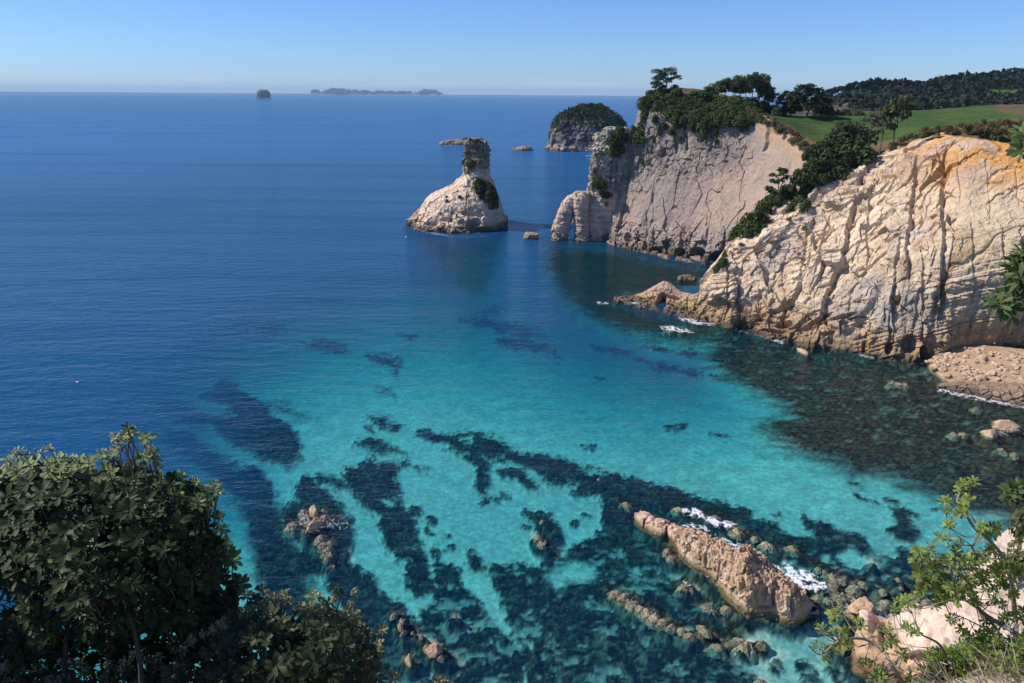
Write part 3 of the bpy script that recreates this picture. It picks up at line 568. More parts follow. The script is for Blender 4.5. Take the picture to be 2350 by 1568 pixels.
# --- the sea stack
def stack_style(V):
    up = ss(20, 25, V[..., 2]); st, f = strata(V, .12, .05, .62, 400); bl, e = cells(V * .36, 410); bl2, e2 = cells(V * .9, 411); foot = ss(9, 2, V[..., 2])
    gul = rid(V * np.array([.16, .16, .05]), 2, 412)
    return .7 * fbm(V * .09, 2, 413) * (1 - .5 * up) + st * (.22 + .3 * foot) + bl * (.6 + .8 * up + .9 * foot) + bl2 * (.25 + .55 * up + .35 * foot) + gul * .35 + .15 * fbm(V * 1.2, 3, 414), (up, st)
V, fc, (up, st), N = ringrock([(317,1073,1090),(322,1070,1114),(330,1069,1117),(345,1070,1117),(360,1068,1117),(371,1064,1117),(385,1064,1118),(398,1066,1121),(410,1057,1125),(425,1038,1130),(437,1008,1135),(450,985,1140),(462,975,1146),(478,969,1152),(490,956,1156),(503,944,1159),(512,938,1161)], 297, .95, 460, 330, 1.0, stack_style, power=2.3)
V = carve(V, N, [(1075,355,14,6,0,1.2),(1085,340,8,5,0,1.0),(1110,345,4,14,0,1.0),(1070,470,2,36,4,.8),(1025,505,16,7,0,1.4),(1000,512,10,8,0,1.2),(1085,515,20,12,-30,1.6),(1110,528,26,8,0,2.0),(1085,390,14,6,0,.9),(1035,500,4,14,0,1.0)])
z = V[..., 2]; n1 = fbm(V * .12, 3, 420); n2 = fbm(V * .35, 3, 421); px, py = proj(V)
C = mix((.70, .55, .40), (.60, .45, .33), ss(-.2, .4, n1)); C = mix(C, (.42, .31, .22), ss(10, 5, z + 3 * n2) * ss(-.4, .3, n1) * .8)
C = mix(C, (.30, .265, .215), ss(20.5, 24, z + 1.5 * n2)); C = mix(C, (.36, .33, .28), ss(28, 31, z) * ss(-.1, .3, n2)); C = mix(C, (.13, .14, .06), ss(20, 24, z) * ss(.05, .35, n1 + n2) * .7)
C = mix(C, (.20, .145, .085), ss(3.6, 1.4, z + 1.2 * n2) * .75); C = mix(C, WET, ss(1.2, .4, z) * .8); C = mix(C, (.26, .20, .12), np.exp(-((px - 1073 - .05 * (py - 440)) / 5) ** 2) * ss(425, 440, py) * ss(520, 490, py) * .6)
C = C * (1 + .10 * st)[..., None]
t = empty('sea_stack', (V[:, 0, 0].mean(), 297, 0), 'tall sea stack with a broad pale foot and narrow dark neck', 'sea stack')
T0 = np.array(t.location)
mobj('rock', ringmesh('rock', V - T0, fc, C, M_ROCK), t); STACKV = V

# --- the arch and tower at the headland's tip
def tip_style(V):
    st, f = strata(V, .05, .02, .55, 450); bl, e = cells(V * .38, 451); bl2, e2 = cells(V * .95, 452); up = ss(15, 20, V[..., 2]); foot = ss(6, 2, V[..., 2])
    return st * .20 + bl * (.35 + 1.5 * up + .6 * foot) + bl2 * (.25 + .7 * up + .4 * foot) + .5 * rid(V * np.array([.22, .22, .05]), 2, 453) + .12 * fbm(V * 1.2, 3, 454), (up, st)
def tip_col(V, info):
    up, st = info; z = V[..., 2]; n1 = fbm(V * .13, 3, 460); n2 = fbm(V * .4, 3, 461)
    C = mix((.58, .43, .32), (.50, .365, .275), ss(-.2, .3, n1)); C = mix(C, (.38, .345, .29), up * .85); C = mix(C, (.26, .25, .17), up * ss(0, .4, n2) * .7)
    C = mix(C, (.30, .24, .15), ss(3, 1.2, z + n2) * .75); C = mix(C, WET, ss(1.0, .3, z) * .7); return C * (1 + .18 * st)[..., None]
ta = empty('sea_arch', P(1330, 556, 262) * np.array([1, 1, 0]), 'pale headland tip with an elephant-trunk arch standing in the sea', 'sea arch')
A0 = np.array(ta.location)
for nm, lv, yc, rt, pw in (
    ('trunk', [(446,1316,1332),(448,1311,1338),(453,1303,1334),(460,1296,1328),(470,1289,1322),(484,1282,1317),(500,1277,1313),(520,1271,1308),(540,1267,1303),(552,1265,1301)], 266, .75, 2.2),
    ('pillar', [(440,1326,1352),(445,1320,1354),(455,1317,1354),(480,1317,1351),(510,1318,1350),(535,1319,1350),(553,1317,1351)], 265, .95, 2.8),
    ('tower', [(292,1396,1428),(297,1390,1436),(310,1378,1441),(325,1372,1441),(345,1366,1440),(370,1362,1437),(392,1360,1433),(415,1358,1431),(432,1352,1430),(446,1344,1430),(470,1342,1428),(510,1341,1426),(550,1339,1424)], 268, .8, 2.6),
    ('web', [(440,1322,1362),(446,1314,1362),(455,1308,1360),(468,1306,1350),(482,1306,1345),(500,1309,1340),(512,1312,1336)], 269.5, .35, 2.4)):
    V, fc, info, N = ringrock(lv, yc, rt, 220, 230, .8 if nm != 'tower' else 1.0, tip_style, power=pw, sink=2.0 if nm != 'web' else .1)
    if nm == 'tower': V = carve(V, N, [(1405,385,5,40,6,1.6),(1390,520,14,16,0,1.0),(1395,545,18,8,0,1.6),(1415,400,4,50,3,1.4),(1380,500,10,6,0,1.0)])
    mobj(nm, ringmesh(nm, V - A0, fc, tip_col(V, info), M_ROCK), ta)
    if nm == 'tower': TOWERV = V

# --- the wooded island behind, the far square island, and the islands on the horizon
def isl_style(V):
    bl, e = cells(V * .12, 500); bl2, e2 = cells(V * .33, 501)
    return bl * 3.2 + bl2 * 1.4 + 1.6 * rid(V * np.array([.09, .09, .02]), 2, 502) + .4 * fbm(V * .5, 3, 503), None
V, fc, info, N = ringrock([(243,1340,1372),(250,1322,1388),(257,1303,1402),(265,1288,1412),(277,1278,1424),(290,1271,1432),(305,1266,1438),(320,1261,1445),(335,1257,1452),(345,1252,1456),(349,1248,1458)], 735, .8, 300, 170, 1.0, isl_style, power=2.6)
z = V[..., 2]; n1 = fbm(V * .05, 3, 510); n2 = fbm(V * .16, 3, 511); px, py = proj(V)
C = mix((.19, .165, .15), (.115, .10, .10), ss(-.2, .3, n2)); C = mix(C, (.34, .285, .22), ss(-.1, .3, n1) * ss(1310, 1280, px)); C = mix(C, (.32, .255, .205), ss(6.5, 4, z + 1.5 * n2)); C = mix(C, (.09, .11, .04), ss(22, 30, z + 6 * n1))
C = mix(C, WET, ss(1.5, .5, z))
ti = empty('wooded_island', (V[:, 0, 0].mean(), 735, 0), 'small dark wooded island with steep grey rock sides beyond the headland', 'island')
mobj('rock', ringmesh('rock', V - np.array(ti.location), fc, C, M_ROCK), ti); ISLV = V
def small_rock(name, levels, Yc, label, cat, c1, c2_, ratio=.7, seed=0, nth=120, nz=50, mat=None, foot=(.16, .12, .09), group=None, amp=1.0, cell=.6, power=2.3):
    sz = abs(P(levels[-1][2], levels[-1][0], Yc)[0] - P(levels[-1][1], levels[-1][0], Yc)[0])
    def stl(V):
        k = 6.0 / sz * cell * 1.6; bl, e = cells(V * k * .55, 600 + seed); bl2, e2 = cells(V * k * 1.4, 620 + seed)
        return (bl * .5 + bl2 * .22 + .25 * fbm(V * k, 2, 640 + seed)) * sz / 6.0, None
    V, fc, info, N = ringrock(levels, Yc, ratio, nth, nz, amp, stl, power=power, sink=min(2.0, sz * .15)); n = fbm(V * (6.0 / sz), 3, 650 + seed)
    h = (V[..., 2] + .0) / max(V[..., 2].max(), .3)
    C = mix(c1, c2_, ss(-.25, .3, n)); C = mix(C, foot, ss(.28, .08, h + .1 * n))
    b = np.array([V[:, 0, 0].mean(), V[:, 0, 1].mean(), 0.0])
    o = mobj(name, ringmesh(name, V - b, fc, C, mat or M_ROCK), None, b); tag(o, label, cat, group); return o
small_rock('square_island', [(206,597,612),(208,594,616),(212,591,619),(218,590,620),(223,589,620),(225.5,588,621)], 6200, 'lone square island far out near the horizon', 'island', (.12, .115, .10), (.17, .15, .13), .8, 1, 160, 60)
HZ = [('far_island', [(204,768,778),(205.5,762,790),(207,755,800),(209,748,806),(212,745,813),(215.5,742,820)], 'largest hazy blue island on the horizon, broad and flat-topped'),
      ('far_island', [(206.5,721,728),(208.5,717,732),(211,715,734),(214.5,714,736)], 'small rounded hazy islet at the left end of the horizon chain'),
      ('far_island', [(204.5,978,986),(206.5,970,991),(209,964,997),(213,962,1003),(216.5,957,1012)], 'peaked hazy blue island at the right end of the horizon chain'),
      ('far_island', [(207.5,834,838),(209.5,832,848),(211.5,824,860),(215.5,818,866)], 'hazy islet with a knob, first right of the broad horizon island'),
      ('far_island', [(208.5,868,873),(210.5,865,880),(213,862,886),(215.5,860,890)], 'hazy toothed islet in the middle of the horizon chain'),
      ('far_island', [(209,892,897),(211.5,889,906),(214,888,911),(216,886,914)], 'hazy islet sloping down to the right in the horizon chain'),
      ('far_island', [(209.5,918,934),(211.5,914,940),(214,910,944),(216,908,948)], 'low broad hazy islet left of the gap before the horizon peak'),
      ('far_island', [(211.5,806,811),(213,803,815),(215.5,800,819)], 'tiny low hazy islet touching the right foot of the broad island')]
for i, (nm, lv, lab) in enumerate(HZ):
    small_rock(nm, lv, 17000, lab, 'island', (.10, .11, .10), (.13, .12, .11), .6, 20 + i, 130, 44, M_FAR, (.16, .14, .13), 'islands strung along the horizon', 2.0, 1.3)
SR = [('rock_islet', [(320,1036,1062),(323,1024,1072),(327,1017,1084),(331,1013,1092)], 790, 'long flat brown rock in the sea behind the stack', (.30, .225, .165), (.22, .165, .125), .4),
      ('rock_islet', [(334.5,1200,1212),(338,1186,1218),(342,1178,1223),(345,1174,1225)], 715, 'low brown jagged rock left of the wooded island', (.36, .27, .19), (.27, .20, .15), .5),
      ('rock_islet', [(339,1248,1252),(343,1245,1256),(347,1243,1259)], 735, 'tiny rock beside the left foot of the wooded island', (.25, .2, .16), (.2, .16, .13), .8),
      ('square_rock', [(533,1206,1218),(534,1204,1222),(537,1203,1235),(542,1203,1236),(548,1203,1236),(550,1202,1237)], 268, 'square brown block of rock standing between stack and arch', (.40, .285, .185), (.30, .21, .14), .8),
      ('cove_rock', [(631,1568,1585),(634,1560,1592),(638,1556,1595),(641,1554,1597)], 207, 'low weed-brown rock awash in the shaded cove', (.22, .175, .11), (.15, .125, .08), .6)]
for i, (nm, lv, yc, lab, a, b, rt) in enumerate(SR): small_rock(nm, lv, yc, lab, 'rock', a, b, rt, 40 + i)

# ------------------------------------------------------------------ vegetation on the headlands
def rdir(n, g=None):
    v = (g or rng).normal(size=(n, 3)); return v / np.linalg.norm(v, axis=1, keepdims=True)
def leafquads(Pn, Nn, size, asp=1.5, g=None):
    """one bent leaf spray per point: a four-cornered blade lying roughly across its normal"""
    g = g or rng; n = len(Pn); r = rdir(n, g); a = np.cross(Nn, r); a /= np.linalg.norm(a, axis=1, keepdims=True) + 1e-9; b = np.cross(Nn, a)
    s = (size * g.uniform(.65, 1.35, n))[:, None]
    V = np.stack([Pn - a * s * asp * .5, Pn + b * s * .5 + Nn * s * .12, Pn + a * s * asp * .5 - Nn * s * .1, Pn - b * s * .5], 1)
    return V.reshape(-1, 3), np.arange(4 * n).reshape(n, 4)
def crown_arrays(lobes, n, size, c1, c2_, g, fill=.62, flat=1.0):
    """leaf sprays through the lobes' volume, thickest near their skins"""
    lobes = np.asarray(lobes, float); w = lobes[:, 3] ** 2; k = g.choice(len(lobes), n, p=w / w.sum())
    d = rdir(n, g); d[:, 2] = np.where(d[:, 2] < -.55, -d[:, 2], d[:, 2]); rr = fill + (1.06 - fill) * g.random(n) ** .55
    rr *= 1 + .16 * vn(d * 3.1 + k[:, None] * 7.7, 5)
    Pn = lobes[k, :3] + d * (lobes[k, 3] * rr)[:, None] * np.array([1, 1, flat])
    Nn = d + .75 * rdir(n, g) + np.array([0, 0, .25]); Nn /= np.linalg.norm(Nn, axis=1, keepdims=True)
    V, Fq = leafquads(Pn, Nn, size, 1.6, g)
    t = np.clip(.5 + .28 * g.normal(size=n) + .35 * (_h(k, k * 3 + 1, k, 9) - .5), 0, 1)
    return V, Fq, np.repeat(mix(c1, c2_, t), 4, 0)
def lobes_round(g, n=9, spread=.58, zr=(.15, .75), rr=(.28, .46)):
    a = g.uniform(0, 6.283, n); r = spread * np.sqrt(g.random(n)); z = g.uniform(*zr, n) * (1 - .35 * r / spread)
    return np.stack([r * np.cos(a), r * np.sin(a), z, g.uniform(*rr, n)], 1)
DK, MD, LT = (.028, .046, .015), (.046, .072, .022), (.080, .108, .030)
def shrub_mesh(seed, c1, c2_, n=1500, size=.105, lob=10, **k):
    g = np.random.default_rng(seed); V, Fq, C = crown_arrays(lobes_round(g, lob, **k), n, size, c1, c2_, g)
    return raw_mesh('shrub', V, Fq, M_LEAF, {'Col': C})
SH = {'dark': [shrub_mesh(700 + i, DK, LT, 1500) for i in range(5)], 'green': [shrub_mesh(710 + i, MD, (.085, .125, .03), 1300) for i in range(3)],
      'scrub': [shrub_mesh(720 + i, (.10, .075, .042), (.18, .125, .07), 650, .11, 8) for i in range(3)], 'olive': [shrub_mesh(730 + i, (.080, .090, .036), (.175, .175, .075), 650, .11, 8) for i in range(3)]}
def camdist(p): return float((np.asarray(p) - EYE) @ _f)
_pc = {}
def snap(key, arr, x, y):
    if key not in _pc:
        A = arr.reshape(-1, 3); px, py = proj(A); _pc[key] = (A, px, py, (A - EYE) @ _f)
    A, px, py, dd = _pc[key]
    q = (px - x) ** 2 + (py - y) ** 2; m = q < max(q.min() * 1.5 + 1, 9); i = np.where(m)[0]
    return A[i[np.argmin(dd[i])]]
cnt = [0]
def put_shrub(kind, p, w, h, label, group, sink=.35, name='shrub', cat='shrub'):
    """p: the point it grows from; w, h: its apparent breadth and height in survey pixels"""
    cnt[0] += 1; ms = SH[kind]; me = ms[cnt[0] % len(ms)]
    s = camdist(p) / F; g = (cnt[0] * 0.618) % 1
    o = mobj(name, me); o.scale = (w * s / 1.6, w * s / 1.6, h * s / 1.0); o.rotation_euler = (0, 0, 6.283 * g)
    o.location = (float(p[0]), float(p[1]), float(p[2]) - sink * h * s); return tag(o, label, cat, group)
def pine_parts(seed, c1, c2_, bare=.55, n=900, spread=.34, nl=8, lean=0.0, size=.05, rsz=(.09, .16), flat=.8):
    """unit-high pine: tapered trunk, limbs, flattened plates of needles; returns trunk and crown meshes"""
    g = np.random.default_rng(seed); mb = MB(); lob = []
    tz = np.linspace(0, .93, 9); tx = lean * tz ** 1.5 + .02 * g.normal(size=9); tp = np.stack([tx, .02 * g.normal(size=9), tz], 1); tp[0] = (0, 0, -.03)
    V, Fq = tube(tp, np.linspace(.022, .006, 9), 6); mb.add(V, Fq, (.10, .085, .07))
    for k in range(nl):
        z = bare + (.92 - bare) * (k + .5 * g.random()) / nl; a = k * 2.4 + g.uniform(-.4, .4); r = spread * (1.05 - .65 * ((z - bare) / (1 - bare)) ** 1.4) * g.uniform(.7, 1.1)
        b0 = np.array([np.interp(z, tz, tx), 0, z - .04]); b1 = b0 + np.array([math.cos(a) * r, math.sin(a) * r, .06 + .05 * g.random()])
        V, Fq = tube(np.stack([b0, (b0 + b1) / 2 + [0, 0, -.012], b1]), [.009, .007, .004], 5); mb.add(V, Fq, (.10, .085, .07))
        for j in range(2): lob.append([*(b1 + g.normal(size=3) * .045 * np.array([1, 1, .4])), g.uniform(*rsz)])
        lob.append([*(b0 * .45 + b1 * .55 + [0, 0, .02]), g.uniform(*rsz) * .7])
    lob.append([tx[-1], 0, .93, rsz[1] * .8])
    V, Fq, C = crown_arrays(lob, n, size, c1, c2_, g, .4, flat)
    return mb.mesh('trunk', M_BARK), raw_mesh('crown', V, Fq, M_LEAF, {'Col': C})
def put_tree(parts, p, w, h, label, group=None, name='pine_tree', cat='tree', rz=0.0, w0=.8):
    s = camdist(p) / F; t = empty(name, p, label, cat, group, rz); t.scale = (w * s / w0, w * s / w0, h * s / 1.02)
    mobj('trunk', parts[0], t); mobj('crown', parts[1], t); return t
PN, PL = (.050, .068, .030), (.125, .145, .064)
PINE = [pine_parts(800 + i, PN, PL, .40, 1500, .30, 10, .05 * (i - 1), .05, (.11, .18), 1.0) for i in range(4)]
PLONE = pine_parts(811, PN, (.07, .085, .04), .34, 2200, .38, 10, .10, .035, (.09, .17), .85)
PTALL = [pine_parts(821 + i, (.045, .060, .025), (.11, .12, .05), .52, 1300, .36, 9, .06, .045, (.10, .16), .7) for i in range(2)]
PYOUNG = pine_parts(831, DK, LT, .18, 900, .42, 9, .0, .055, (.10, .16), .6)
PROUND = pine_parts(841, (.014, .022, .010), (.030, .042, .018), .16, 2200, .40, 10, 0, .055, (.16, .24), .8)
PPALE = [pine_parts(851 + i, (.07, .075, .045), (.13, .13, .075), .45, 700, .40, 7, .0, .05, (.09, .15), .6) for i in range(2)]

# near rim: pines, and the thicket that tumbles down the spur
g1 = 'pines standing among the thicket at the near cliff edge'
put_tree(PTALL[0], P(2046, 345, 185), 66, 122, 'tallest of the bare-trunked pines above the near cliff thicket')
put_tree(PTALL[1], P(2018, 352, 186), 46, 108, 'shorter slender pine left of the tallest bare-trunked pine')
put_tree(PPALE[0], P(1992, 345, 187), 38, 86, 'thin pale pine at the left of the three bare-trunked pines')
put_tree(PYOUNG, snap('near', NEARV, 1766, 425), 52, 72, 'young pine standing out against the far cliff above the spur', rz=.4)
for x, y, w, h in ((1955,300,100,62),(1918,318,70,50),(1965,345,125,78),(1905,352,86,60),(2002,362,62,48),(1872,378,66,52),(1925,378,64,46),(1842,402,52,50),(1885,405,40,34),(1980,378,50,34),(1885,332,60,40),(1940,330,70,50),(1860,350,40,40)):
    put_shrub('dark', P(x, y + h * .3, 183 + .10 * (392 - y)), w, h, 'dense dark evergreen shrub in the thicket below the near clifftop pines', 'shrubs in the thicket under the near pines')
for i, (x, y, w, h) in enumerate(((1800,418,44,44),(1768,440,58,52),(1747,468,54,48),(1728,492,62,54),(1702,512,64,54),(1738,516,44,36),(1690,528,38,32),(1832,448,54,48),(1850,424,46,40),(1908,404,38,34),(1818,470,34,26),(1845,462,36,30),(1682,518,36,30),(1756,492,34,30),(1713,530,30,24),(1780,455,36,34))):
    put_shrub('green' if i % 3 == 1 else 'dark', snap('near', NEARV, x, y + h * .25), w, h, 'leafy evergreen shrub trailing down the bare edge of the near spur', 'shrubs trailing down the spur edge', .45)
for x, y, w, h in ((1662,580,20,28),(1656,598,26,34),(1643,612,22,24),(1648,600,18,22)):
    put_shrub('green', snap('near', NEARV, x, y + 6), w, h, 'bright green bush on the corner above the rock spur', 'bushes on the corner above the rock spur', .5)
for x, y, w, h in ((1770,552,26,10),(1850,522,22,10),(1700,560,16,9),(1810,500,14,10),(1880,470,16,8)):
    put_shrub('olive', snap('near', NEARV, x, y), w, h, 'small olive tuft rooted in a crack of the pale near cliff', 'tufts in cracks of the near cliff', .4)
# scrub along the near rim
for i in range(46):
    t = i / 45 + rng.uniform(-.01, .01); x = 2050 + 320 * t + rng.uniform(-4, 4); yy = np.interp(x, [2050, 2130, 2205, 2270, 2350, 2400], [337, 303, 298, 297, 303, 310]) - rng.uniform(-8, 17) * (.6 + t)
    put_shrub('scrub' if i % 5 else 'olive', P(x, yy + 10, np.interp(x, [2050, 2130, 2205, 2340, 2460], [184, 175, 168, 162, 153]) + rng.uniform(0, 9)), rng.uniform(20, 34), rng.uniform(13, 22), 'brown dry scrub bush along the near clifftop edge of the pasture', 'dry scrub along the near clifftop', .2)
for x, y, w, h, lb in ((2272,318,56,44,'dark round bush hanging over the orange top of the near cliff'), (2318,312,46,64,'tall dark bush at the right end of the near clifftop scrub'), (2352,318,46,60,'dark bush cut by the right edge on the clifftop'), (2235,300,40,22,'dark low bush among the brown scrub of the near clifftop')):
    put_shrub('dark', snap('near', NEARV, x, y), w, h, lb, None, .3)
for i in range(44):
    t = i / 43; x = 1728 + 145 * t + rng.uniform(-3, 3); yy = np.interp(x, [1728, 1790, 1845, 1875], [268, 298, 343, 362]) - rng.uniform(-4, 20) * (.5 + .6 * t)
    put_shrub('scrub' if i % 4 else 'olive', snap('field', FIELD, x, yy) if i % 2 else P(x, np.interp(x, [1728, 1790, 1845, 1875], [270, 301, 346, 366]) + rng.uniform(-8, 5), np.interp(x, [1728, 1790, 1845, 1875], [244, 231, 217, 208]) + rng.uniform(-.5, 2)), rng.uniform(16, 28), rng.uniform(11, 19), 'brown scrub bush along the pasture edge above the cove', 'brown scrub above the cove', .2)

# the headland crown
poly = [(1478,238),(1484,220),(1500,211),(1560,216),(1640,236),(1742,258),(1738,278),(1690,277),(1650,277),(1600,284),(1545,266),(1490,252)]
pts = []
while len(pts) < 70:
    x, y = rng.uniform(1475, 1745), rng.uniform(210, 286)
    if inpoly(np.array(x), np.array(y), poly) and not inpoly(np.array(x), np.array(y), [(1540,206),(1600,212),(1680,238),(1640,240),(1560,225)]) and all((x - a) ** 2 + (2 * (y - b)) ** 2 > 190 for a, b in pts): pts.append((x, y))
    elif rng.random() < .001: break
for x, y in pts:
    A = FIELD if y < np.interp(x, [1478, 1560, 1650, 1740], [248, 266, 274, 266]) else FARV
    put_shrub('dark', snap('field' if A is FIELD else 'far', A, x, y + 5), rng.uniform(32, 52), rng.uniform(22, 36), 'dark evergreen shrub in the thicket covering the far headland crown', 'shrubs covering the far headland crown', .35)
for x, y, w, h in ((1476,262,22,36),(1480,240,24,34),(1492,232,26,30),(1503,270,26,24),(1520,285,30,22),(1610,292,46,46),(1628,276,40,36),(1640,300,22,26),(1585,284,40,24),(1555,280,34,22),(1700,280,40,26),(1540,300,20,16),(1512,300,18,14)):
    put_shrub('dark', snap('far', FARV, x, y + 4), w, h, 'dark shrub hanging over the brow of the far headland cliff', 'shrubs hanging over the far headland brow', .5)
put_shrub('green', snap('far', FARV, 1468, 312), 44, 46, 'green bush in the notch between tower and headland', None, .35)
put_shrub('dark', snap('far', FARV, 1452, 310), 26, 40, 'dark bush left of the green one in the headland notch', None, .35)
for x, y, w, h in ((1473,372,12,22),(1500,318,14,14),(1560,318,16,10),(1640,322,12,14)):
    put_shrub('green', snap('far', FARV, x, y), w, h, 'small green tuft on the weathered face of the far headland', 'tufts on the far headland face', .5)
for x, y, w, h in ((1422,297,34,22),(1410,306,30,20),(1432,318,22,30),(1405,328,34,26),(1424,345,26,36),(1395,345,22,20),(1376,420,36,28),(1368,428,24,18),(1385,440,20,14),(1363,392,10,18),(1360,405,8,16),(1395,452,26,18),(1388,470,14,14),(1372,380,10,14)):
    put_shrub('dark' if w > 25 else 'olive', snap('tower', TOWERV, x, y), w, h, 'shrub clinging to the rock tower behind the trunk arch', 'shrubs clinging to the rock tower', .45)
# headland trees
put_tree(PLONE, snap('field', FIELD, 1529, 210), 66, 52, 'lone spreading pine on the highest point of the headland', rz=2.6)
put_tree(PINE[0], snap('field', FIELD, 1508, 214), 36, 30, 'small leaning pine just left of the lone spreading pine', rz=1.0)
put_tree(PINE[2], snap('field', FIELD, 1549, 209), 20, 16, 'little pine just right of the lone spreading pine', rz=.5)
for i, (x, yb, yt, w) in enumerate(((1628,224,198,34),(1648,230,188,36),(1664,232,182,36),(1680,234,178,38),(1696,237,176,38),(1712,238,176,36),(1726,240,172,42),(1742,242,173,44),(1756,244,182,40),(1768,248,196,26))):
    put_tree(PINE[i % 4], snap('field', FIELD, x, yb), w, yb - yt, 'tall pine in the row behind the headland scrub', 'row of pines behind the headland scrub', rz=i * 1.7)
for i, (x, yb, yt, w) in enumerate(((1782,252,206,34),(1800,254,200,40),(1816,256,204,34))):
    put_tree(PPALE[i % 2], snap('field', FIELD, x, yb), w, yb - yt, 'pale thin-crowned pine between the pine row and the dark round tree', 'pale pines at the end of the row', rz=i * 2.1)
put_tree(PROUND, snap('field', FIELD, 1850, 268), 76, 70, 'big dark round-headed tree at the far edge of the pasture', name='round_tree')
put_tree(PROUND, snap('field', FIELD, 1815, 264), 36, 40, 'smaller grey-green tree left of the dark round-headed tree', name='round_tree', rz=1.2)
put_tree(PINE[1], snap('field', FIELD, 1893, 262), 30, 36, 'small dark tree right of the round-headed tree', rz=.8)
for i in range(26):
    x = rng.uniform(1600, 1790); y = np.interp(x, [1600, 1700, 1790], [222, 244, 258]) + rng.uniform(-7, 9)
    put_shrub('dark' if i % 4 else 'green', snap('field', FIELD, x, y), rng.uniform(28, 46), rng.uniform(18, 30), 'dark shrub in the bank below the row of pines', 'shrubs in the bank below the pine row', .2)
for i in range(10):
    x = 1880 + i * 10; put_shrub('olive' if i % 3 else 'dark', snap('field', FIELD, x, 262), rng.uniform(18, 34), rng.uniform(10, 22), 'low shrub along the far edge of the pasture', 'low shrubs along the far pasture edge', .2)
# wooded hill
PFAR = [(a, b) for a, b in (pine_parts(861 + i, (.020, .026, .022), (.034, .040, .030), .52, 320, .40, 6, 0, .085, (.10, .17), .7) for i in range(3))]
xs = np.concatenate([np.linspace(1886, 2112, 40), np.linspace(2116, 2345, 26)])
for i, x in enumerate(xs):
    x += rng.uniform(-2, 2); yb = np.interp(x, [1886, 1958, 2020, 2100, 2130, 2190, 2345], [231, 210, 205, 208, 202, 190, 181]); hgt = rng.uniform(19, 25) if x < 2113 else rng.uniform(14, 24)
    put_tree(PFAR[i % 3], snap('hill', HILL, x, yb), rng.uniform(13, 19), hgt, 'small dark pine in the line along the crest of the wooded hill', 'pines along the wooded hill crest', rz=i * 1.3, w0=.85)
A = HILL.reshape(-1, 3); px, py = proj(A); ok = (px > 1870) & (px < 2420) & (A[:, 1] < 640) & (A[:, 1] > 425) & ~((px > 2258) & (py > 206) & (py < 228)) & ~((px < 2075) & (py > 214) & (vn(A * .05, 3) > -.25))
i = rng.choice(np.where(ok)[0], 9000); q = A[i] + rng.normal(size=(9000, 3)) * np.array([1.5, 1.5, 0]); q[:, 2] += rng.random(9000) ** .7 * (4.5 + 3.5 * vn(q * .11, 8))
Nn = .7 * rdir(9000) + np.array([0, -.3, .6]); Nn /= np.linalg.norm(Nn, axis=1, keepdims=True); V, Fq = leafquads(q, Nn, 2.3, 1.4)
tag(mobj('forest', raw_mesh('forest', V, Fq, M_LEAF, {'Col': np.repeat(mix((.017, .026, .021), (.030, .041, .027), np.clip(.5 + .9 * vn(q * .035, 6) + .25 * rng.normal(size=9000), 0, 1)), 4, 0)})), 'dark forest covering the hill behind the pasture', 'forest', kind='stuff')

# wooded island: canopy
A = ISLV.reshape(-1, 3); n1 = fbm(A * .05, 3, 510); i = np.where((A[:, 2] > 21 + 7 * n1) & (A[:, 1] < 745))[0]; i = rng.choice(i, 7500); q = A[i]; lum = vn(q * .17, 4)
q = q + rng.normal(size=q.shape) * .6 + np.stack([0 * lum, -.6 + 0 * lum, 1.0 + 1.6 * lum], 1) * rng.random(len(q))[:, None]
pk = P(1356, 247, 728) + rdir(500) * (3.8 * rng.random(500)[:, None] ** .4) * np.array([1.25, 1, 1.15]); q = np.concatenate([q, pk])
Nn = rdir(len(q)) + np.array([0, -.3, .6]); Nn /= np.linalg.norm(Nn, axis=1, keepdims=True); V, Fq = leafquads(q - np.array(ti.location), Nn, 1.25, 1.4)
tag(mobj('canopy', raw_mesh('canopy', V, Fq, M_LEAF, {'Col': np.repeat(mix((.022, .034, .016), (.050, .062, .028), rng.random(len(q))), 4, 0)}), ti))
# sea stack shrubs
for x, y, w, h in ((1100,410,34,32),(1113,424,42,40),(1124,438,42,40),(1133,450,30,32),(1106,438,34,32),(1124,420,26,30)):
    put_shrub('dark', P(x, y + 12, 287.5), w, h, 'dark green bush in the clump on the right shoulder of the sea stack', 'bushes on the right shoulder of the sea stack', .45)
for x, y, w, h in ((1076,366,15,13),(1071,374,10,11),(1080,384,12,12),(1072,394,9,13),(1086,376,11,9)):
    put_shrub('olive', snap('stack', STACKV, x, y), w, h, 'olive tuft clinging to the dark neck of the sea stack', 'tufts on the neck of the sea stack', .5)
for x, y, w, h in ((1078,319,9,5),(1098,323,10,5),(1107,326,9,5)):
    put_shrub('dark', snap('stack', STACKV, x, y), w, h, 'low bush on the flat top of the sea stack', 'bushes on top of the sea stack', .3)
for x, y, w, h in ((1053,452,10,9),(1025,449,7,6),(1024,458,9,9),(1036,490,6,5),(1048,492,6,6),(1060,490,6,5),(1010,490,6,5)):
    put_shrub('green', snap('stack', STACKV, x, y), w, h, 'tiny green tuft on the pale foot of the sea stack', 'tufts on the pale foot of the sea stack', .4)

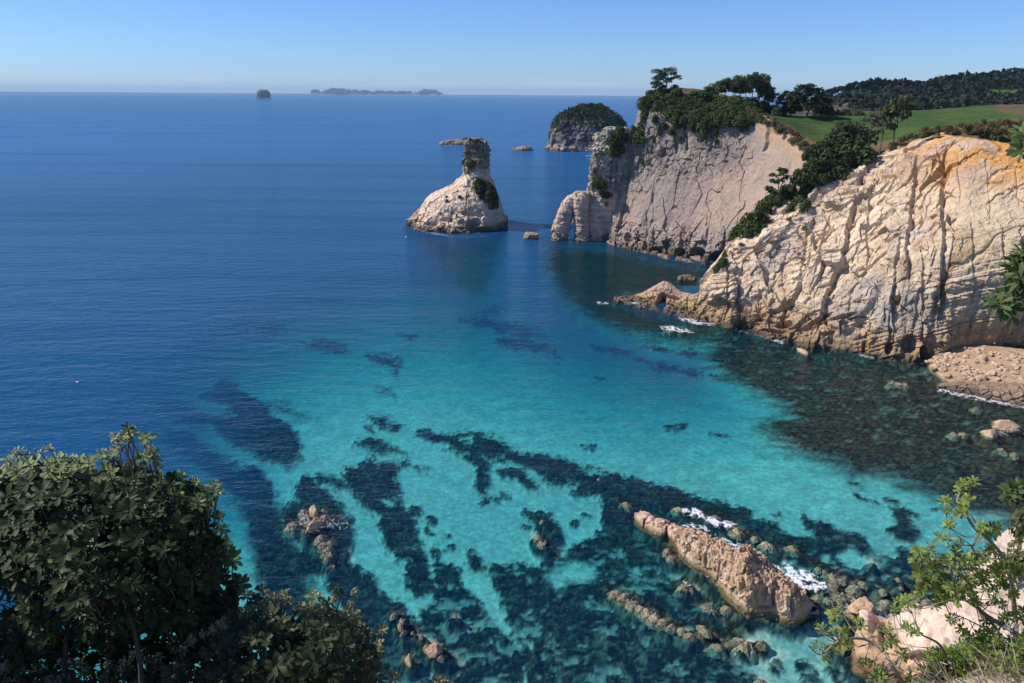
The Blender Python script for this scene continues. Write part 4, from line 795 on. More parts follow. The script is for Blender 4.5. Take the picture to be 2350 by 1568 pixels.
# ------------------------------------------------------------------ reefs, boulders and the beach below the cliffs
def k3(x, y, z=0.0): (q,) = c3((x, y)); return PW(q[0], q[1], z)
def k4(x, y, z=0.0): (q,) = c4((x, y)); return PW(q[0], q[1], z)
def k2(x, y, z=0.0): (q,) = c2((x, y)); return PW(q[0], q[1], z)
RC = [  # foot, edge, crest, back foot of the long ridge rock
    ((490,405,0),(488,360,.75),(500,338,.95),(560,350,0)), ((555,468,0),(556,410,.8),(590,372,1.0),(650,385,0)), ((572,480,0),(580,440,.55),(615,398,.85),(700,420,0)), ((700,547,0),(715,490,.9),(740,420,1.1),(830,450,0)), ((765,545,0),(768,520,.5),(790,470,.9),(880,470,0)),
    ((835,625,0),(830,560,1.1),(870,490,1.35),(990,505,0)), ((860,690,0),(880,590,1.7),(960,520,1.7),(1090,545,0)), ((945,775,0),(985,630,2.3),(1080,560,2.1),(1190,600,0)), ((1060,840,0),(1080,670,2.6),(1190,600,2.3),(1290,650,0)), ((1150,905,0),(1180,705,3.0),(1260,660,2.5),(1350,700,0)),
    ((1200,965,0),(1290,745,3.5),(1330,690,3.3),(1440,740,0)), ((1270,1060,0),(1340,760,4.4),(1395,628,5.2),(1520,740,0)), ((1385,1150,0),(1385,800,4.8),(1440,655,5.0),(1580,790,0)), ((1440,1175,0),(1415,900,3.9),(1520,760,4.1),(1660,840,0)), ((1560,1180,0),(1560,930,3.4),(1610,820,3.5),(1740,890,0)),
    ((1640,1190,0),(1650,970,2.9),(1700,880,2.9),(1820,960,0)), ((1705,1235,0),(1705,1030,2.7),(1770,940,2.5),(1880,1020,0)), ((1790,1250,0),(1790,1060,2.2),(1830,1000,2.0),(1930,1070,0)), ((1860,1225,0),(1870,1100,1.3),(1890,1060,1.3),(1970,1120,0)), ((1935,1170,0),(1940,1140,.3),(1950,1120,.35),(1990,1140,0))]
rows = [np.array([k3(*c[j]) for c in RC]) for j in range(4)]
def ridge_style(V):
    bl, e = cells(V * np.array([.8, .8, .6]), 900); bl2, e2 = cells(V * 2.0, 910); cr = ss(.7, .95, rid(V * np.array([.5, .5, .25]), 1, 905))
    return .46 * bl + .22 * bl2 + .10 * fbm(V * .6, 2, 915) + .05 * fbm(V * 4, 3, 920) - .16 * cr, bl
def ridge_col(V, V0, bl):
    n = fbm(V0 * .6, 3, 930); n2 = fbm(V0 * 2.2, 3, 931); z = V0[..., 2]
    C = mix((.50, .345, .225), (.56, .41, .30), ss(-.2, .35, n)); C = mix(C, (.34, .22, .12), ss(.05, .45, n2) * .5); C = mix(C, (.33, .235, .12), ss(.75, .3, z + .25 * n2) * .8); C = mix(C, (.12, .10, .05), ss(.3, .05, z + .15 * n2) * .8)
    return C * (1 + .18 * bl)[..., None]
V = loft([rowz(rows[0], -1.4)] + rows[:3] + [rows[3], rowz(rows[3], -1.4)], 520, 170)
N = gnormals(V, (0, 0, 60)); N = blur(N, 6); N /= np.linalg.norm(N, axis=-1, keepdims=True); V0 = V.copy(); d, bl = ridge_style(V0); V = V + N * (d * (.35 + .65 * ss(.2, 1.5, V0[..., 2])))[..., None]
V[..., 2] += (.55 * cells(V0 * 1.15, 940)[0] + .3 * cells(V0 * 2.6, 941)[0]) * ss(.5, 1.8, V0[..., 2]); V = carve(V, N, [(*c3((945,650))[0], 3, 9, 0, .5), (*c3((1390,880))[0], 5, 22, 4, 1.0), (*c3((1385,960))[0], 6, 14, 0, .8), (*c3((1630,1060))[0], 5, 24, 0, .7), (*c3((1790,1110))[0], 6, 30, 0, 1.0), (*c3((1560,1130))[0], 26, 4, 0, .5), (*c3((1210,690))[0], 8, 5, 0, .5), (*c3((570,440))[0], 2.5, 14, 10, .7), (*c3((755,510))[0], 3, 14, 0, .6), (*c3((1180,830))[0], 2.5, 25, 8, .5), (*c3((1030,650))[0], 3, 14, 0, .5), (*c3((1430,760))[0], 4, 14, 30, .5)])
b = k3(1250, 950); o = mobj('ridge_rock', raw_mesh('ridge_rock', (V - b).reshape(-1, 3), grid_faces(*V.shape[:2]), M_ROCKN, {'Col': ridge_col(V, V0, bl).reshape(-1, 3)}), None, b)
tag(o, 'long tan ridge of rock with a raised peaked end, breaking the water among white foam', 'rock'); RIDGEV = V
# boulders: angular blocks cut by random planes
def boulder_mesh(seed, c1, c2_, foot=None, ang=1.0):
    g = np.random.default_rng(seed); nu, nv = 34, 18
    th = np.linspace(0, 2 * np.pi, nu, endpoint=False); ph = np.linspace(-.5 * np.pi, .5 * np.pi, nv)
    D = np.stack([np.cos(th)[:, None] * np.cos(ph), np.sin(th)[:, None] * np.cos(ph), np.sin(ph)[None] + 0 * th[:, None]], -1)
    r = np.full((nu, nv), 1.15)
    for k in range(int(13 * ang)):
        n = rdir(1, g)[0]; q = g.uniform(.68, .98); dn = D @ n; r = np.where(dn > .05, np.minimum(r, q / np.maximum(dn, .05)), r)
    V = D * (r * (1 + .10 * fbm(D * 2.3, 3, seed) + .05 * fbm(D * 7, 3, seed + 1) + .10 * cells(D * 2.4 + seed, seed + 4)[0]))[..., None]
    n = fbm(D * 1.8, 3, seed + 2); C = mix(c1, c2_, ss(-.3, .35, n))
    if foot: C = mix(C, foot, ss(.25, -.1, V[..., 2] + .2 * n))
    return raw_mesh('boulder', V.reshape(-1, 3), grid_faces(nu, nv, True), M_ROCKN, {'Col': C.reshape(-1, 3)})
def reef_mesh(seed, c1, c2_):
    """low ragged knoll of weedy rock, wider than high"""
    g = np.random.default_rng(seed); nu, nv = 60, 26; th = np.linspace(0, 2 * np.pi, nu, endpoint=False); r = np.linspace(1.75, .0, nv)
    D = np.stack([np.cos(th)[:, None] * r, np.sin(th)[:, None] * r, np.zeros((nu, nv))], -1); o = g.uniform(0, 50, 3)
    rag = 1 + .32 * fbm(np.stack([np.cos(th), np.sin(th), 0 * th], -1) * 1.3 + o, 3, seed); bl, e = cells(D * 1.9 + o, seed + 1)
    H = 1 - (r[None] / rag[:, None]) ** 1.7 * 1.0 + .42 * fbm(D * 1.8 + o, 4, seed + 2) + .30 * bl - .1 * ss(.15, 0, e); D[..., 2] = np.clip(H, -3, 1.35); n = fbm(D * 3 + o, 4, seed + 3)
    C = mix(c1, c2_, ss(-.25, .3, n)); C = mix(C, (.05, .05, .035), ss(.15, .45, fbm(D * 2.2 + o, 3, seed + 4)) * .8)
    return raw_mesh('reef_rock', D.reshape(-1, 3), grid_faces(nu, nv, True), M_ROCKN, {'Col': C.reshape(-1, 3)})
BD = {'pale': [boulder_mesh(950 + i, (.58, .43, .31), (.48, .33, .22)) for i in range(5)], 'tan': [boulder_mesh(960 + i, (.50, .345, .215), (.40, .27, .17), (.24, .17, .09)) for i in range(4)], 'weed': [reef_mesh(970 + 9 * i, (.40, .34, .22), (.22, .18, .11)) for i in range(6)], 'brown': [boulder_mesh(980 + i, (.25, .18, .125), (.18, .13, .09), (.09, .07, .05)) for i in range(3)]}
nb = [0]
def put_rock(kind, w0, w, h, ztop, label, group=None, name='boulder', zc=None):
    """w0: place on the water plane; w: apparent half breadth, h: apparent half depth (survey px); ztop: height of its top"""
    nb[0] += 1; me = BD[kind][nb[0] % len(BD[kind])]; s = camdist(w0) / F; dep = (EYE[2] - w0[2]) / np.linalg.norm(np.asarray(w0) - EYE)
    o = mobj(name, me); hz = max(.36 * w * s, ztop + .35); o.scale = (w * s, max(h * s / dep, .3 * w * s), hz); o.rotation_euler = (0, 0, 0.5 * math.sin(nb[0] * 2.1))
    if kind == 'weed': o.name = o.data.name if False else 'reef_rock'; o.scale[0] *= .72; o.scale[1] *= .72; o.scale[2] = min(.5 * w * s, .7); hz = o.scale[2] * 1.32
    o.location = (float(w0[0]), float(w0[1]), ztop - hz * .92); return tag(o, label, 'rock', group)
gA = 'weedy rocks awash around the ridge rock'; lA = 'weed-covered rock lying just awash in the shallows around the ridge rock'
for x, y, w, h, zt in ((430,275,45,32,.10),(855,312,65,22,.22),(1145,378,85,36,.14),(1285,440,45,25,.06),(1480,548,28,18,.05),(1585,605,62,42,.10),(1790,632,46,34,.08),(765,650,34,34,.05),(790,710,36,30,.03),(920,935,110,45,.22),(1110,1122,80,28,.05),(1250,1122,42,24,.08),(1065,1290,36,45,.02),(1180,1412,80,45,-.12),(2120,940,45,40,-.1),(2200,1000,80,42,-.15),(2130,850,48,46,-.2),(2300,945,60,38,-.2),(2150,1115,70,36,-.3),(2050,800,40,26,-.3),(2010,1000,50,30,-.3),(2190,890,24,20,-.1),(2090,1030,60,26,-.25)):
    put_rock('weed', k3(x, y), w * .2804, h * .2804, zt, lA, gA)
put_rock('weed', k3(1390, 1400), 128 * .2804, 82 * .2804, .05, 'largest pale rounded boulder lying awash below the ridge rock')
put_rock('weed', k3(1335, 508), 56 * .2804, 34 * .2804, .42, 'round mossy boulder standing in the white foam behind the ridge')
put_rock('tan', k3(2310, 1140), 60 * .2804, 55 * .2804, .35, 'tan boulder awash at the right, near the foreground shrub')
for i, (x, y, w, h, zt) in enumerate(((335,1000,50,32,.10),(410,1035,56,34,.18),(485,1090,50,32,.14),(545,1130,36,26,.10),(600,1160,46,32,.22),(660,1200,56,36,.22),(720,1235,40,26,.12),(800,1272,34,18,.06),(885,1303,26,14,.05),(950,1345,34,20,.03))):
    put_rock('weed', k3(x, y), w * .40, h * .36, zt + .08, 'small rock in the thin line of rocks left of the ridge rock', 'thin line of rocks left of the ridge rock')
for x, y, w, h, zt in ((880,1015,0,0,0),):
    pass
gB = 'rocks of the foaming reef left of centre'
put_rock('tan', k2(312, 560), 26 * .389, 24 * .389, .65, 'upper of the two orange rocks sticking out of the left reef'); put_rock('tan', k2(327, 632), 34 * .389, 42 * .389, .62, 'larger lower orange rock sticking out of the left reef')
for x, y, w, h, zt in ((180,625,46,34,.12),(268,575,52,34,.05),(250,545,30,20,.02),(378,590,60,34,.06),(370,540,28,16,.02),(355,690,44,22,.05),(360,735,36,26,-.05),(395,765,40,32,-.05),(410,720,30,18,-.08),(385,825,18,16,-.03),(430,870,8,7,.0),(345,720,24,14,.0)):
    put_rock('weed', k2(x, y), w * .389, h * .389, zt, 'pale weedy rock awash on the foaming reef left of centre', gB)
put_rock('tan', k2(1022, 1362), 46 * .389, 36 * .389, .35, 'orange-topped rock awash at the bottom, beside the lower left bush'); put_rock('tan', k2(872, 1428), 24 * .389, 34 * .389, .3, 'upright little orange rock at the bottom edge by the lower left bush')
for x, y, w, h, zt in ((785,1155,18,18,.02),(830,1195,12,18,.02),(822,1225,14,22,.02),(840,1262,14,16,.02),(945,1285,12,12,.05),(1145,1165,9,9,.05),(895,1262,8,8,.0),(1635,700,24,18,.06),(1655,735,22,20,.02),(1660,607,14,12,.05),(1990,365,6,5,.1),(1065,1405,26,14,.02),(980,1340,20,16,.02)):
    put_rock('weed', k2(x, y), w * .389, h * .389, zt, 'small pale stone breaking the surface over dark weed', 'small stones over dark weed')
for x, y, w, h, zt, lb in ((1843,807,9,6,.5,'small pale boulder alone in the water below the near cliff'), (2310,976,34,9,.7,'flat-topped tan rock at the right edge below the beach'), (2272,995,19,9,.5,'smaller tan rock left of the flat-topped one below the beach'), (1668,741,8,6,1.3,'round tan boulder resting in a hollow at the foot of the near cliff')):
    put_rock('tan', PW(x, y, 0.0), w, h, zt, lb)
for x, y, w, h, zt in ((2048,878,12,4,.2),(2062,880,9,3,.25),(2078,882,7,3,.15),(2190,993,12,5,.03),(2212,992,10,5,.03),(2240,935,9,4,.05),(2300,1030,9,5,.03),(2330,1040,8,5,.1),(1546,753,26,4,.15),(1568,757,18,4,.12),(1540,668+90,10,3,.05)):
    put_rock('weed', PW(x, y, 0.0), w, h, zt, 'low weedy rock awash off the beach and near cliff', 'low rocks awash off the near cliff')
for x, y, w, h, zt in ((1475,575,8,7,1.2),(1452,570,9,7,1.6),(1495,583,9,5,.8),(1515,588,9,5,.7),(1535,592,10,5,.8),(1556,593,9,5,.9),(1578,597,9,5,.7),(1600,599,10,6,1.0),(1622,603,10,6,1.1),(1420,562,9,8,1.8),(1405,560,7,6,1.2),(1468,566,6,5,1.6)):
    put_rock('brown', PW(x + rng.normal() * 4, y + rng.normal() * 1.5, 0.0), w * rng.uniform(.6, 1.2), h, zt * rng.uniform(.5, 1.3), 'dark fallen block at the foot of the far headland', 'fallen blocks along the foot of the far headland')
# beach of fallen boulders with a dark ledge in front
bf = W0((2130,838),(2165,868),(2205,884),(2260,892),(2340,905),(2440,925)); bk = np.array([PW(x, y, z) for x, y, z in ((2140,826,.6),(2185,822,1.3),(2230,820,2.0),(2290,826,2.4),(2360,834,2.6),(2470,850,2.8))])
V = loft([rowz(bf, -1.2), bf + np.array([0, 0, .15]), (bf + bk) / 2 + np.array([0, 0, .25]), bk, bk + np.array([3, 5, 1])], 90, 50); V[..., 2] += .2 * fbm(V * .8, 3, 990); n = fbm(V * .7, 3, 991)
tag(mobj('beach', raw_mesh('beach', V.reshape(-1, 3), grid_faces(90, 50), M_ROCKN, {'Col': mix((.44, .30, .19), (.33, .23, .145), ss(-.2, .3, n)).reshape(-1, 3)})), kind='structure'); A = V[:, 8:44].reshape(-1, 3)
for i in range(260):
    p = A[rng.integers(len(A))] + rng.normal(size=3) * [.3, .3, 0]; px, py = proj(p); s = rng.uniform(.22, .5) * (1.6 if rng.random() < .14 else 1) * (1.25 if p[2] < .8 else 1)
    o = mobj('beach_boulder', BD['tan' if (p[2] < .9 and rng.random() < .6) or rng.random() < .12 else 'pale'][i % 4]); o.scale = (s * rng.uniform(.9, 1.3), s * rng.uniform(.8, 1.2), s * rng.uniform(.6, .95)); o.location = (p[0], p[1], p[2] + s * .2); o.rotation_euler = (rng.uniform(-.3, .3), rng.uniform(-.3, .3), rng.uniform(0, 6.28))
    tag(o, 'pale boulder in the heap fallen at the foot of the near cliff', 'boulder', 'boulders heaped on the beach under the near cliff')
lf = W0((2150,890),(2200,901),(2260,914),(2330,930),(2440,950)); le = np.array([PW(x, y, z) for x, y, z in ((2153,885,.5),(2200,884,1.3),(2262,890,1.6),(2335,899,1.9),(2450,915,2.2))]); lb_ = np.array([PW(x, y, z) for x, y, z in ((2158,881,.4),(2205,874,1.2),(2270,876,1.5),(2345,880,1.8),(2460,890,2.0))])
def ledge_style(V):
    h = V[..., 2] / .5; f = h - np.floor(h); bl, e = cells(V * np.array([.75, .75, .9]), 995); return bl * .45 - .12 * ss(.8, 1, f) - .35 * ss(.12, .0, e) + .05 * fbm(V * 3, 2, 996), bl
me, _ = rockface('ledge', [rowz(lf, -1), lf, le, lb_, rowz(lb_, -1)], 260, 60, ledge_style, colfn=lambda V, V0, bl: mix((.24, .165, .115), (.31, .22, .15), ss(-.2, .2, bl)) * (1 - .5 * ss(.5, .1, V0[..., 2]))[..., None], mat=M_ROCKN)
tag(mobj('rock_ledge', me), 'dark brown jointed rock ledge along the front of the boulder beach', 'rock ledge')
# pink outcrop below the lookout, at the lower right
OC = [((640,1375,0),(680,1240,1.7),(712,1100,3.5)), ((700,1450,0),(760,1270,2.2),(750,1090,3.7)), ((780,1500,0),(830,1320,2.0),(830,1130,3.0)), ((890,1520,0),(905,1350,1.9),(920,1175,2.5)), ((980,1540,0),(990,1340,2.7),(1020,1110,4.6)), ((1060,1580,0),(1080,1340,3.4),(1080,1055,5.6)), ((1150,1660,0),(1160,1350,3.8),(1150,1085,5.4)), ((1250,1760,0),(1240,1380,4.8),(1235,1065,6.6)), ((1340,1850,0),(1330,1380,6.2),(1300,1075,7.2)), ((1500,1950,1),(1450,1330,8.4),(1400,1000,9.8)), ((1750,2100,3),(1640,1280,12),(1560,800,15)), ((2000,2200,6),(1850,1230,15),(1740,640,19)), ((2300,2300,9),(2150,1180,18),(2000,580,22))]
rows = [np.array([k4(*c[j]) for c in OC]) for j in range(3)]; back = rows[2] + np.array([.8, 2.2, -1.5]); back2 = rows[2] + np.array([2, 6, 0]); back2[:, 2] = -1
def out_style(V):
    bl, e = cells(V * np.array([.42, .42, .26]), 1000); bl2, e2 = cells(V * 1.1, 1005); return bl * .75 + bl2 * .22 + .30 * rid(V * np.array([.35, .35, .12]), 2, 1006) + .07 * fbm(V * 3, 3, 1007), bl
def out_col(V, V0, bl):
    n = fbm(V0 * .35, 3, 1010); n2 = fbm(V0 * 1.3, 3, 1011); z = V0[..., 2]; C = mix((.60, .44, .345), (.66, .52, .42), ss(-.2, .3, n)); C = mix(C, (.45, .29, .19), ss(.1, .5, n2) * .45); C = mix(C, (.50, .33, .20), ss(4.5, 2, z + n)); C = mix(C, (.20, .13, .075), ss(1.2, .4, z + .5 * n2)); return C * (1 + .14 * bl)[..., None]
me, OUTV = rockface('outcrop', [rowz(rows[0], -1.5)] + rows + [back, back2], 620, 300, out_style, ref=(0, 20, 60), colfn=out_col, mat=M_ROCKN, post=2, spots=[(*c4((1130,1390))[0], 22, 16, 0, 1.2), (*c4((1050,1400))[0], 10, 14, 30, 1.0), (*c4((880,1230))[0], 5, 26, -25, .8), (*c4((960,1260))[0], 4, 30, 0, .8), (*c4((1190,1250))[0], 4, 34, 5, .8)])
tag(mobj('outcrop', me), 'pale pink rock outcrop rising from the water at the lower right', kind='structure')
put_rock('tan', k4(742, 1062), 20, 14, 1.0, 'square tan boulder in the water left of the pink outcrop')
put_rock('tan', k4(580, 1310), 12, 10, .8, 'small tan rock in the water under the left end of the outcrop')
for x, y, w, h, zt in ((590,945,74,40,-.1),(690,885,46,26,-.12),(530,820,40,36,-.1),(900,985,44,22,-.05),(870,1030,34,20,-.05),(560,1040,66,30,-.2),(880,910,24,18,-.1),(740,860,30,18,-.1),(980,840,16,12,.0),(1100,960,60,24,.1),(1180,990,50,22,.1),(650,1060,40,26,.0),(430,760,24,16,-.1),(940,1080,40,14,-.1),(1220,1050,40,18,.1),(780,1500,60,26,-.1),(860,1540,70,26,-.1),(40,1260,50,22,-.2),(30,1540,40,24,-.1),(800,720,40,12,-.25),(1000,900,14,10,.0)):
    put_rock('weed', k4(x, y), w * .3316, h * .3316, zt, 'pale weedy boulder lying in the shallows by the pink outcrop', 'boulders in the shallows by the pink outcrop')
# two floats, a moored boat, a distant boat, a gull
def ell(mb, c, r, colr, n=14):
    th = np.linspace(0, 2 * np.pi, n, endpoint=False); ph = np.linspace(-1.55, 1.55, n // 2 + 2)
    V = np.stack([np.cos(th)[:, None] * np.cos(ph) * r[0] + c[0], np.sin(th)[:, None] * np.cos(ph) * r[1] + c[1], np.sin(ph)[None] * r[2] + c[2] + 0 * th[:, None]], -1); mb.add(V, grid_faces(n, len(ph), True), colr)
def boat(p, L_, rz, label, name='motor_boat'):
    t = empty(name, p, label, 'boat', None, rz); xs = np.linspace(-.5, .5, 12) * L_; wd = .17 * L_ * np.clip(1 - np.clip((xs / L_ - .05) / .45, 0, 1) ** 2.2, .02, 1); sh = .11 * L_ + .05 * L_ * np.clip(xs / L_ + .1, 0, 1)
    pr = [(-1, 1), (-.96, .35), (-.6, -.25), (0, -.45), (.6, -.25), (.96, .35), (1, 1), (.9, .98), (.8, .6), (0, .5), (-.8, .6), (-.9, .98)]
    V = np.array([[(x, w * a, h * b) for a, b in pr] for x, w, h in zip(xs, wd, sh)]); mb = MB(); mb.add(np.swapaxes(V, 0, 1), grid_faces(12, 12, True), (.80, .80, .80)); mb.add(V[0], np.array([[0, 1, 2, 3], [3, 4, 5, 6], [0, 3, 6, 9]]), (.8, .8, .8)); mobj('hull', mb.mesh('hull', M_PAINT), t)
    mb = MB(); B = np.array([[(x * L_, sx * .11 * L_ * k, z * L_) for sx in (-1, 1)] for x, k, z in ((-.12, 1, .06), (-.12, .9, .22), (.1, .85, .23), (.2, .8, .10))]); mb.add(B.reshape(-1, 3), np.array([[0, 1, 3, 2], [2, 3, 5, 4], [4, 5, 7, 6], [0, 2, 4, 6], [1, 7, 5, 3]]), (.78, .79, .80)); mobj('cabin', mb.mesh('cabin', M_PAINT), t)
    mb = MB(); mb.add(np.array([(.115, -.085, .21), (.115, .085, .21), (.185, .085, .125), (.185, -.085, .125)]) * L_ + [.03, 0, .02], np.array([[0, 1, 2, 3]]), (.03, .04, .05)); mobj('windscreen', mb.mesh('windscreen', M_PAINT), t)
    mb = MB(); ell(mb, (-.54 * L_, 0, .1 * L_), (.04 * L_, .035 * L_, .08 * L_), (.05, .05, .06), 8); mobj('outboard', mb.mesh('outboard', M_PAINT), t)
    return t
boat(PW(1353, 359.5, 0), 5.6, 3.3, 'small white motor boat moored under the wooded island')
boat(PW(975, 234, 0), 8.0, .6, 'distant white boat, a speck on the open sea near the horizon')
b = PW(177, 878, 0); mb = MB(); ell(mb, (.12, 0, .06), (.26, .2, .17), (.82, .82, .80)); ell(mb, (.12, 0, .24), (.05, .05, .08), (.7, .7, .7), 8); tag(mobj('float', mb.mesh('float', M_PAINT), None, b), 'white float bobbing on the dark blue water at the left', 'buoy')
b = PW(173.5, 877.5, 0); mb = MB(); ell(mb, (0, 0, .07), (.15, .15, .16), (.55, .16, .20)); ell(mb, (0, 0, .24), (.04, .04, .06), (.5, .2, .2), 8); tag(mobj('float', mb.mesh('float', M_PAINT), None, b), 'small pink float beside the white one at the left', 'buoy')
b = PW(932, 545, 0); mb = MB(); ell(mb, (0, 0, .1), (.32, .28, .3), (.82, .82, .82)); ell(mb, (0, 0, .44), (.06, .06, .12), (.7, .7, .7), 8); tag(mobj('float', mb.mesh('float', M_PAINT), None, b), 'lone white float left of the sea stack', 'buoy')
b = snap('ridge', RIDGEV, *c3((968, 552))[0]); mb = MB(); ell(mb, (0, 0, .17), (.22, .10, .11), (.80, .80, .78)); ell(mb, (.17, 0, .29), (.07, .06, .07), (.82, .82, .80), 10); ell(mb, (-.24, 0, .16), (.14, .05, .035), (.15, .15, .16), 8); ell(mb, (.26, 0, .28), (.05, .015, .015), (.7, .45, .05), 6); ell(mb, (-.04, .09, .19), (.19, .025, .07), (.45, .46, .48), 8); ell(mb, (-.04, -.09, .19), (.19, .025, .07), (.45, .46, .48), 8)
for sy in (-.04, .04): V_, F_ = tube([(0, sy, .1), (0, sy, -.02)], .012, 5); mb.add(V_, F_, (.6, .3, .1))
tag(mobj('seagull', mb.mesh('seagull', M_PAINT), None, b), 'white gull standing on the crest of the ridge rock', 'bird')

# ------------------------------------------------------------------ the sea, clearer where rock comes close under the surface
bpy.context.view_layer.update()
GX0, GY0, GS, GNX, GNY = -80.0, 30.0, .2, 1100, 1250
top_ = np.full((GNX, GNY), -9.0, np.float32)
for ob in col.objects:
    if ob.type == 'MESH' and ob.name.split('.')[0] in ('boulder', 'ridge_rock', 'outcrop', 'cliff', 'rock_spur', 'beach', 'rock_ledge', 'reef_rock'):
        c = np.empty(len(ob.data.vertices) * 3, np.float32); ob.data.vertices.foreach_get('co', c); c = c.reshape(-1, 3); M = np.array(ob.matrix_world); c = c @ M[:3, :3].T + M[:3, 3]
        a = ((c[:, 0] - GX0) / GS).astype(int); b = ((c[:, 1] - GY0) / GS).astype(int); k = (a >= 0) & (a < GNX) & (b >= 0) & (b < GNY) & (c[:, 2] > -4); np.maximum.at(top_, (a[k], b[k]), c[k, 2])
for _ in range(2):
    t_ = top_.copy()
    for dx, dy in ((1, 0), (-1, 0), (0, 1), (0, -1)): t_ = np.maximum(t_, np.roll(top_, (dx, dy), (0, 1)))
    top_ = t_
mound = np.minimum(np.where(top_ > -4.5, top_, -14), -.1) - .5
for it in range(5):
    for dx, dy in ((1, 0), (-1, 0), (0, 1), (0, -1)): mound = np.maximum(mound, np.roll(mound, (dx, dy), (0, 1)) - .34)
    if it % 2:
        for dx, dy in ((1, 1), (-1, -1), (-1, 1), (1, -1)): mound = np.maximum(mound, np.roll(mound, (dx, dy), (0, 1)) - .45)
for _ in range(3): mound = (mound * 2 + np.roll(mound, 1, 0) + np.roll(mound, -1, 0) + np.roll(mound, 1, 1) + np.roll(mound, -1, 1)) / 6
top_ = np.clip(top_, -4, .3)
for _ in range(2): top_ = (top_ * 2 + np.roll(top_, 1, 0) + np.roll(top_, -1, 0) + np.roll(top_, 1, 1) + np.roll(top_, -1, 1)) / 6
def sample_top(V, top_=None):
    top_ = globals()['top_'] if top_ is None else top_
    a = (V[..., 0] - GX0) / GS - .5; b = (V[..., 1] - GY0) / GS - .5; i = np.clip(np.floor(a).astype(int), 0, GNX - 2); j = np.clip(np.floor(b).astype(int), 0, GNY - 2); u = np.clip(a - i, 0, 1); v = np.clip(b - j, 0, 1)
    z = top_[i, j] * (1 - u) * (1 - v) + top_[i + 1, j] * u * (1 - v) + top_[i, j + 1] * (1 - u) * v + top_[i + 1, j + 1] * u * v
    return np.where((a < 0) | (b < 0) | (a > GNX - 1) | (b > GNY - 1), -9.0, z)
# seabed of sand and weed-covered reef, with the painted dark reflections
V = polar(26, 420, 560, -52, 56, 900, -4.0)
V[..., 2] = -1.6
reef, px, py = reef_refl_at(V); MD_ = sample_top(V, mound) + .5 * fbm(V * np.array([.9, .9, 0]), 3, 79); kk = ss(.0, .5, MD_ - V[..., 2]); reef = np.maximum(reef, kk)
lump2 = fbm(V * np.array([1.7, 1.7, 0]), 3, 77); lump = fbm(V * np.array([.5, .5, 0]), 4, 5); lump2 = fbm(V * np.array([1.7, 1.7, 0]), 3, 77)
V[..., 2] = np.maximum(V[..., 2] + reef * (.25 + .35 * lump + .15 * lump2) + .05 * lump, np.minimum(MD_ + .2 * lump2, -.12))
sand = mix((.72, .67, .55), (.60, .55, .45), .5 + .5 * lump)
lump3 = fbm(V * np.array([4.0, 4.0, 0]), 3, 78)
weed = mix((.010, .014, .016), (.060, .058, .040), ss(-.3, .45, lump2 * .6 + lump3 * .7)); weed = mix(weed, (.14, .14, .10), ss(.28, .5, lump3 + .3 * lump2) * .6)
rub = ss(.12, .4, lump2 + .3 * fbm(V * np.array([.12, .12, 0]), 2, 41)) * ss(1230, 1400, py) * ss(1150, 1500, px)
weed = mix(weed, (.22, .20, .13), rub * .55)
kelp = mix((.022, .017, .014), (.115, .080, .048), ss(-.25, .5, .6 * lump2 + .9 * lump3)); tk = (ss(1520, 1720, px) * ss(1150, 1000, py) * .9)[..., None]; weed = weed * (1 - tk) + kelp * tk; weed = mix(weed, (.060, .048, .034), ss(-30, 30, sdist(px, py, COVE_REFLECTION))); weed = mix(weed, (.20, .17, .10), kk * ss(.1, .5, lump2 + .5 * lump3) * .7)  # brown in the cove stands for the cliff's reflection, not weed
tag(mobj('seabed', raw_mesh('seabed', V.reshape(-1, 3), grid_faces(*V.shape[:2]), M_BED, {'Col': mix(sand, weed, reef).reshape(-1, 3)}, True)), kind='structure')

V = np.concatenate([polar(24, 800, 620, -56, 60, 1000), polar(800, 24500, 130, -56, 60, 1000)[:, 1:]], 1)
px, py = proj(V)
dp = deep_at(px, py); D = depth_at(px, py)
Zr = sample_top(V); k = ss(-2.6, -1.4, Zr); foam_b = .50 * ss(-.5, -.05, Zr) * ss(.05, .4, fbm(V * np.array([.22, .22, 0]), 3, 88)); D = D * (1 - k) + k * np.minimum(D, np.clip(-Zr, .03, 3) * 1.25); dp = dp - .12 * ss(-45, 30, sdist(px, py, COVE_REFLECTION)); dp = dp - .17 * k * (1 - dp) - .13 * ss(1480, 1720, px) * ss(1250, 1050, py) * (1 - dp)
tint = np.exp(-D[..., None] * np.array([.25, .035, .017]) * np.clip(9.0 / D[..., None], .55, 1.0))
foam = foam_b.copy()
for poly, s, a in FOAM:
    q = np.asarray(poly)
    k = (px > q[:, 0].min() - 30) & (px < q[:, 0].max() + 30) & (py > q[:, 1].min() - 30) & (py < q[:, 1].max() + 30)
    if k.any(): foam[k] = np.maximum(foam[k], min(a * .76, .72) * ss(-s * 3, s * 1.2, sdist(px[k], py[k], poly)))
dist = np.linalg.norm(V[..., :2], axis=-1)
wat = np.stack([dp, foam, ss(150, 900, dist)], -1)
tag(mobj('sea', raw_mesh('sea', V.reshape(-1, 3), grid_faces(*V.shape[:2]), M_SEA, {'Col': tint.reshape(-1, 3), 'Wat': wat.reshape(-1, 3)}, True)), kind='structure')

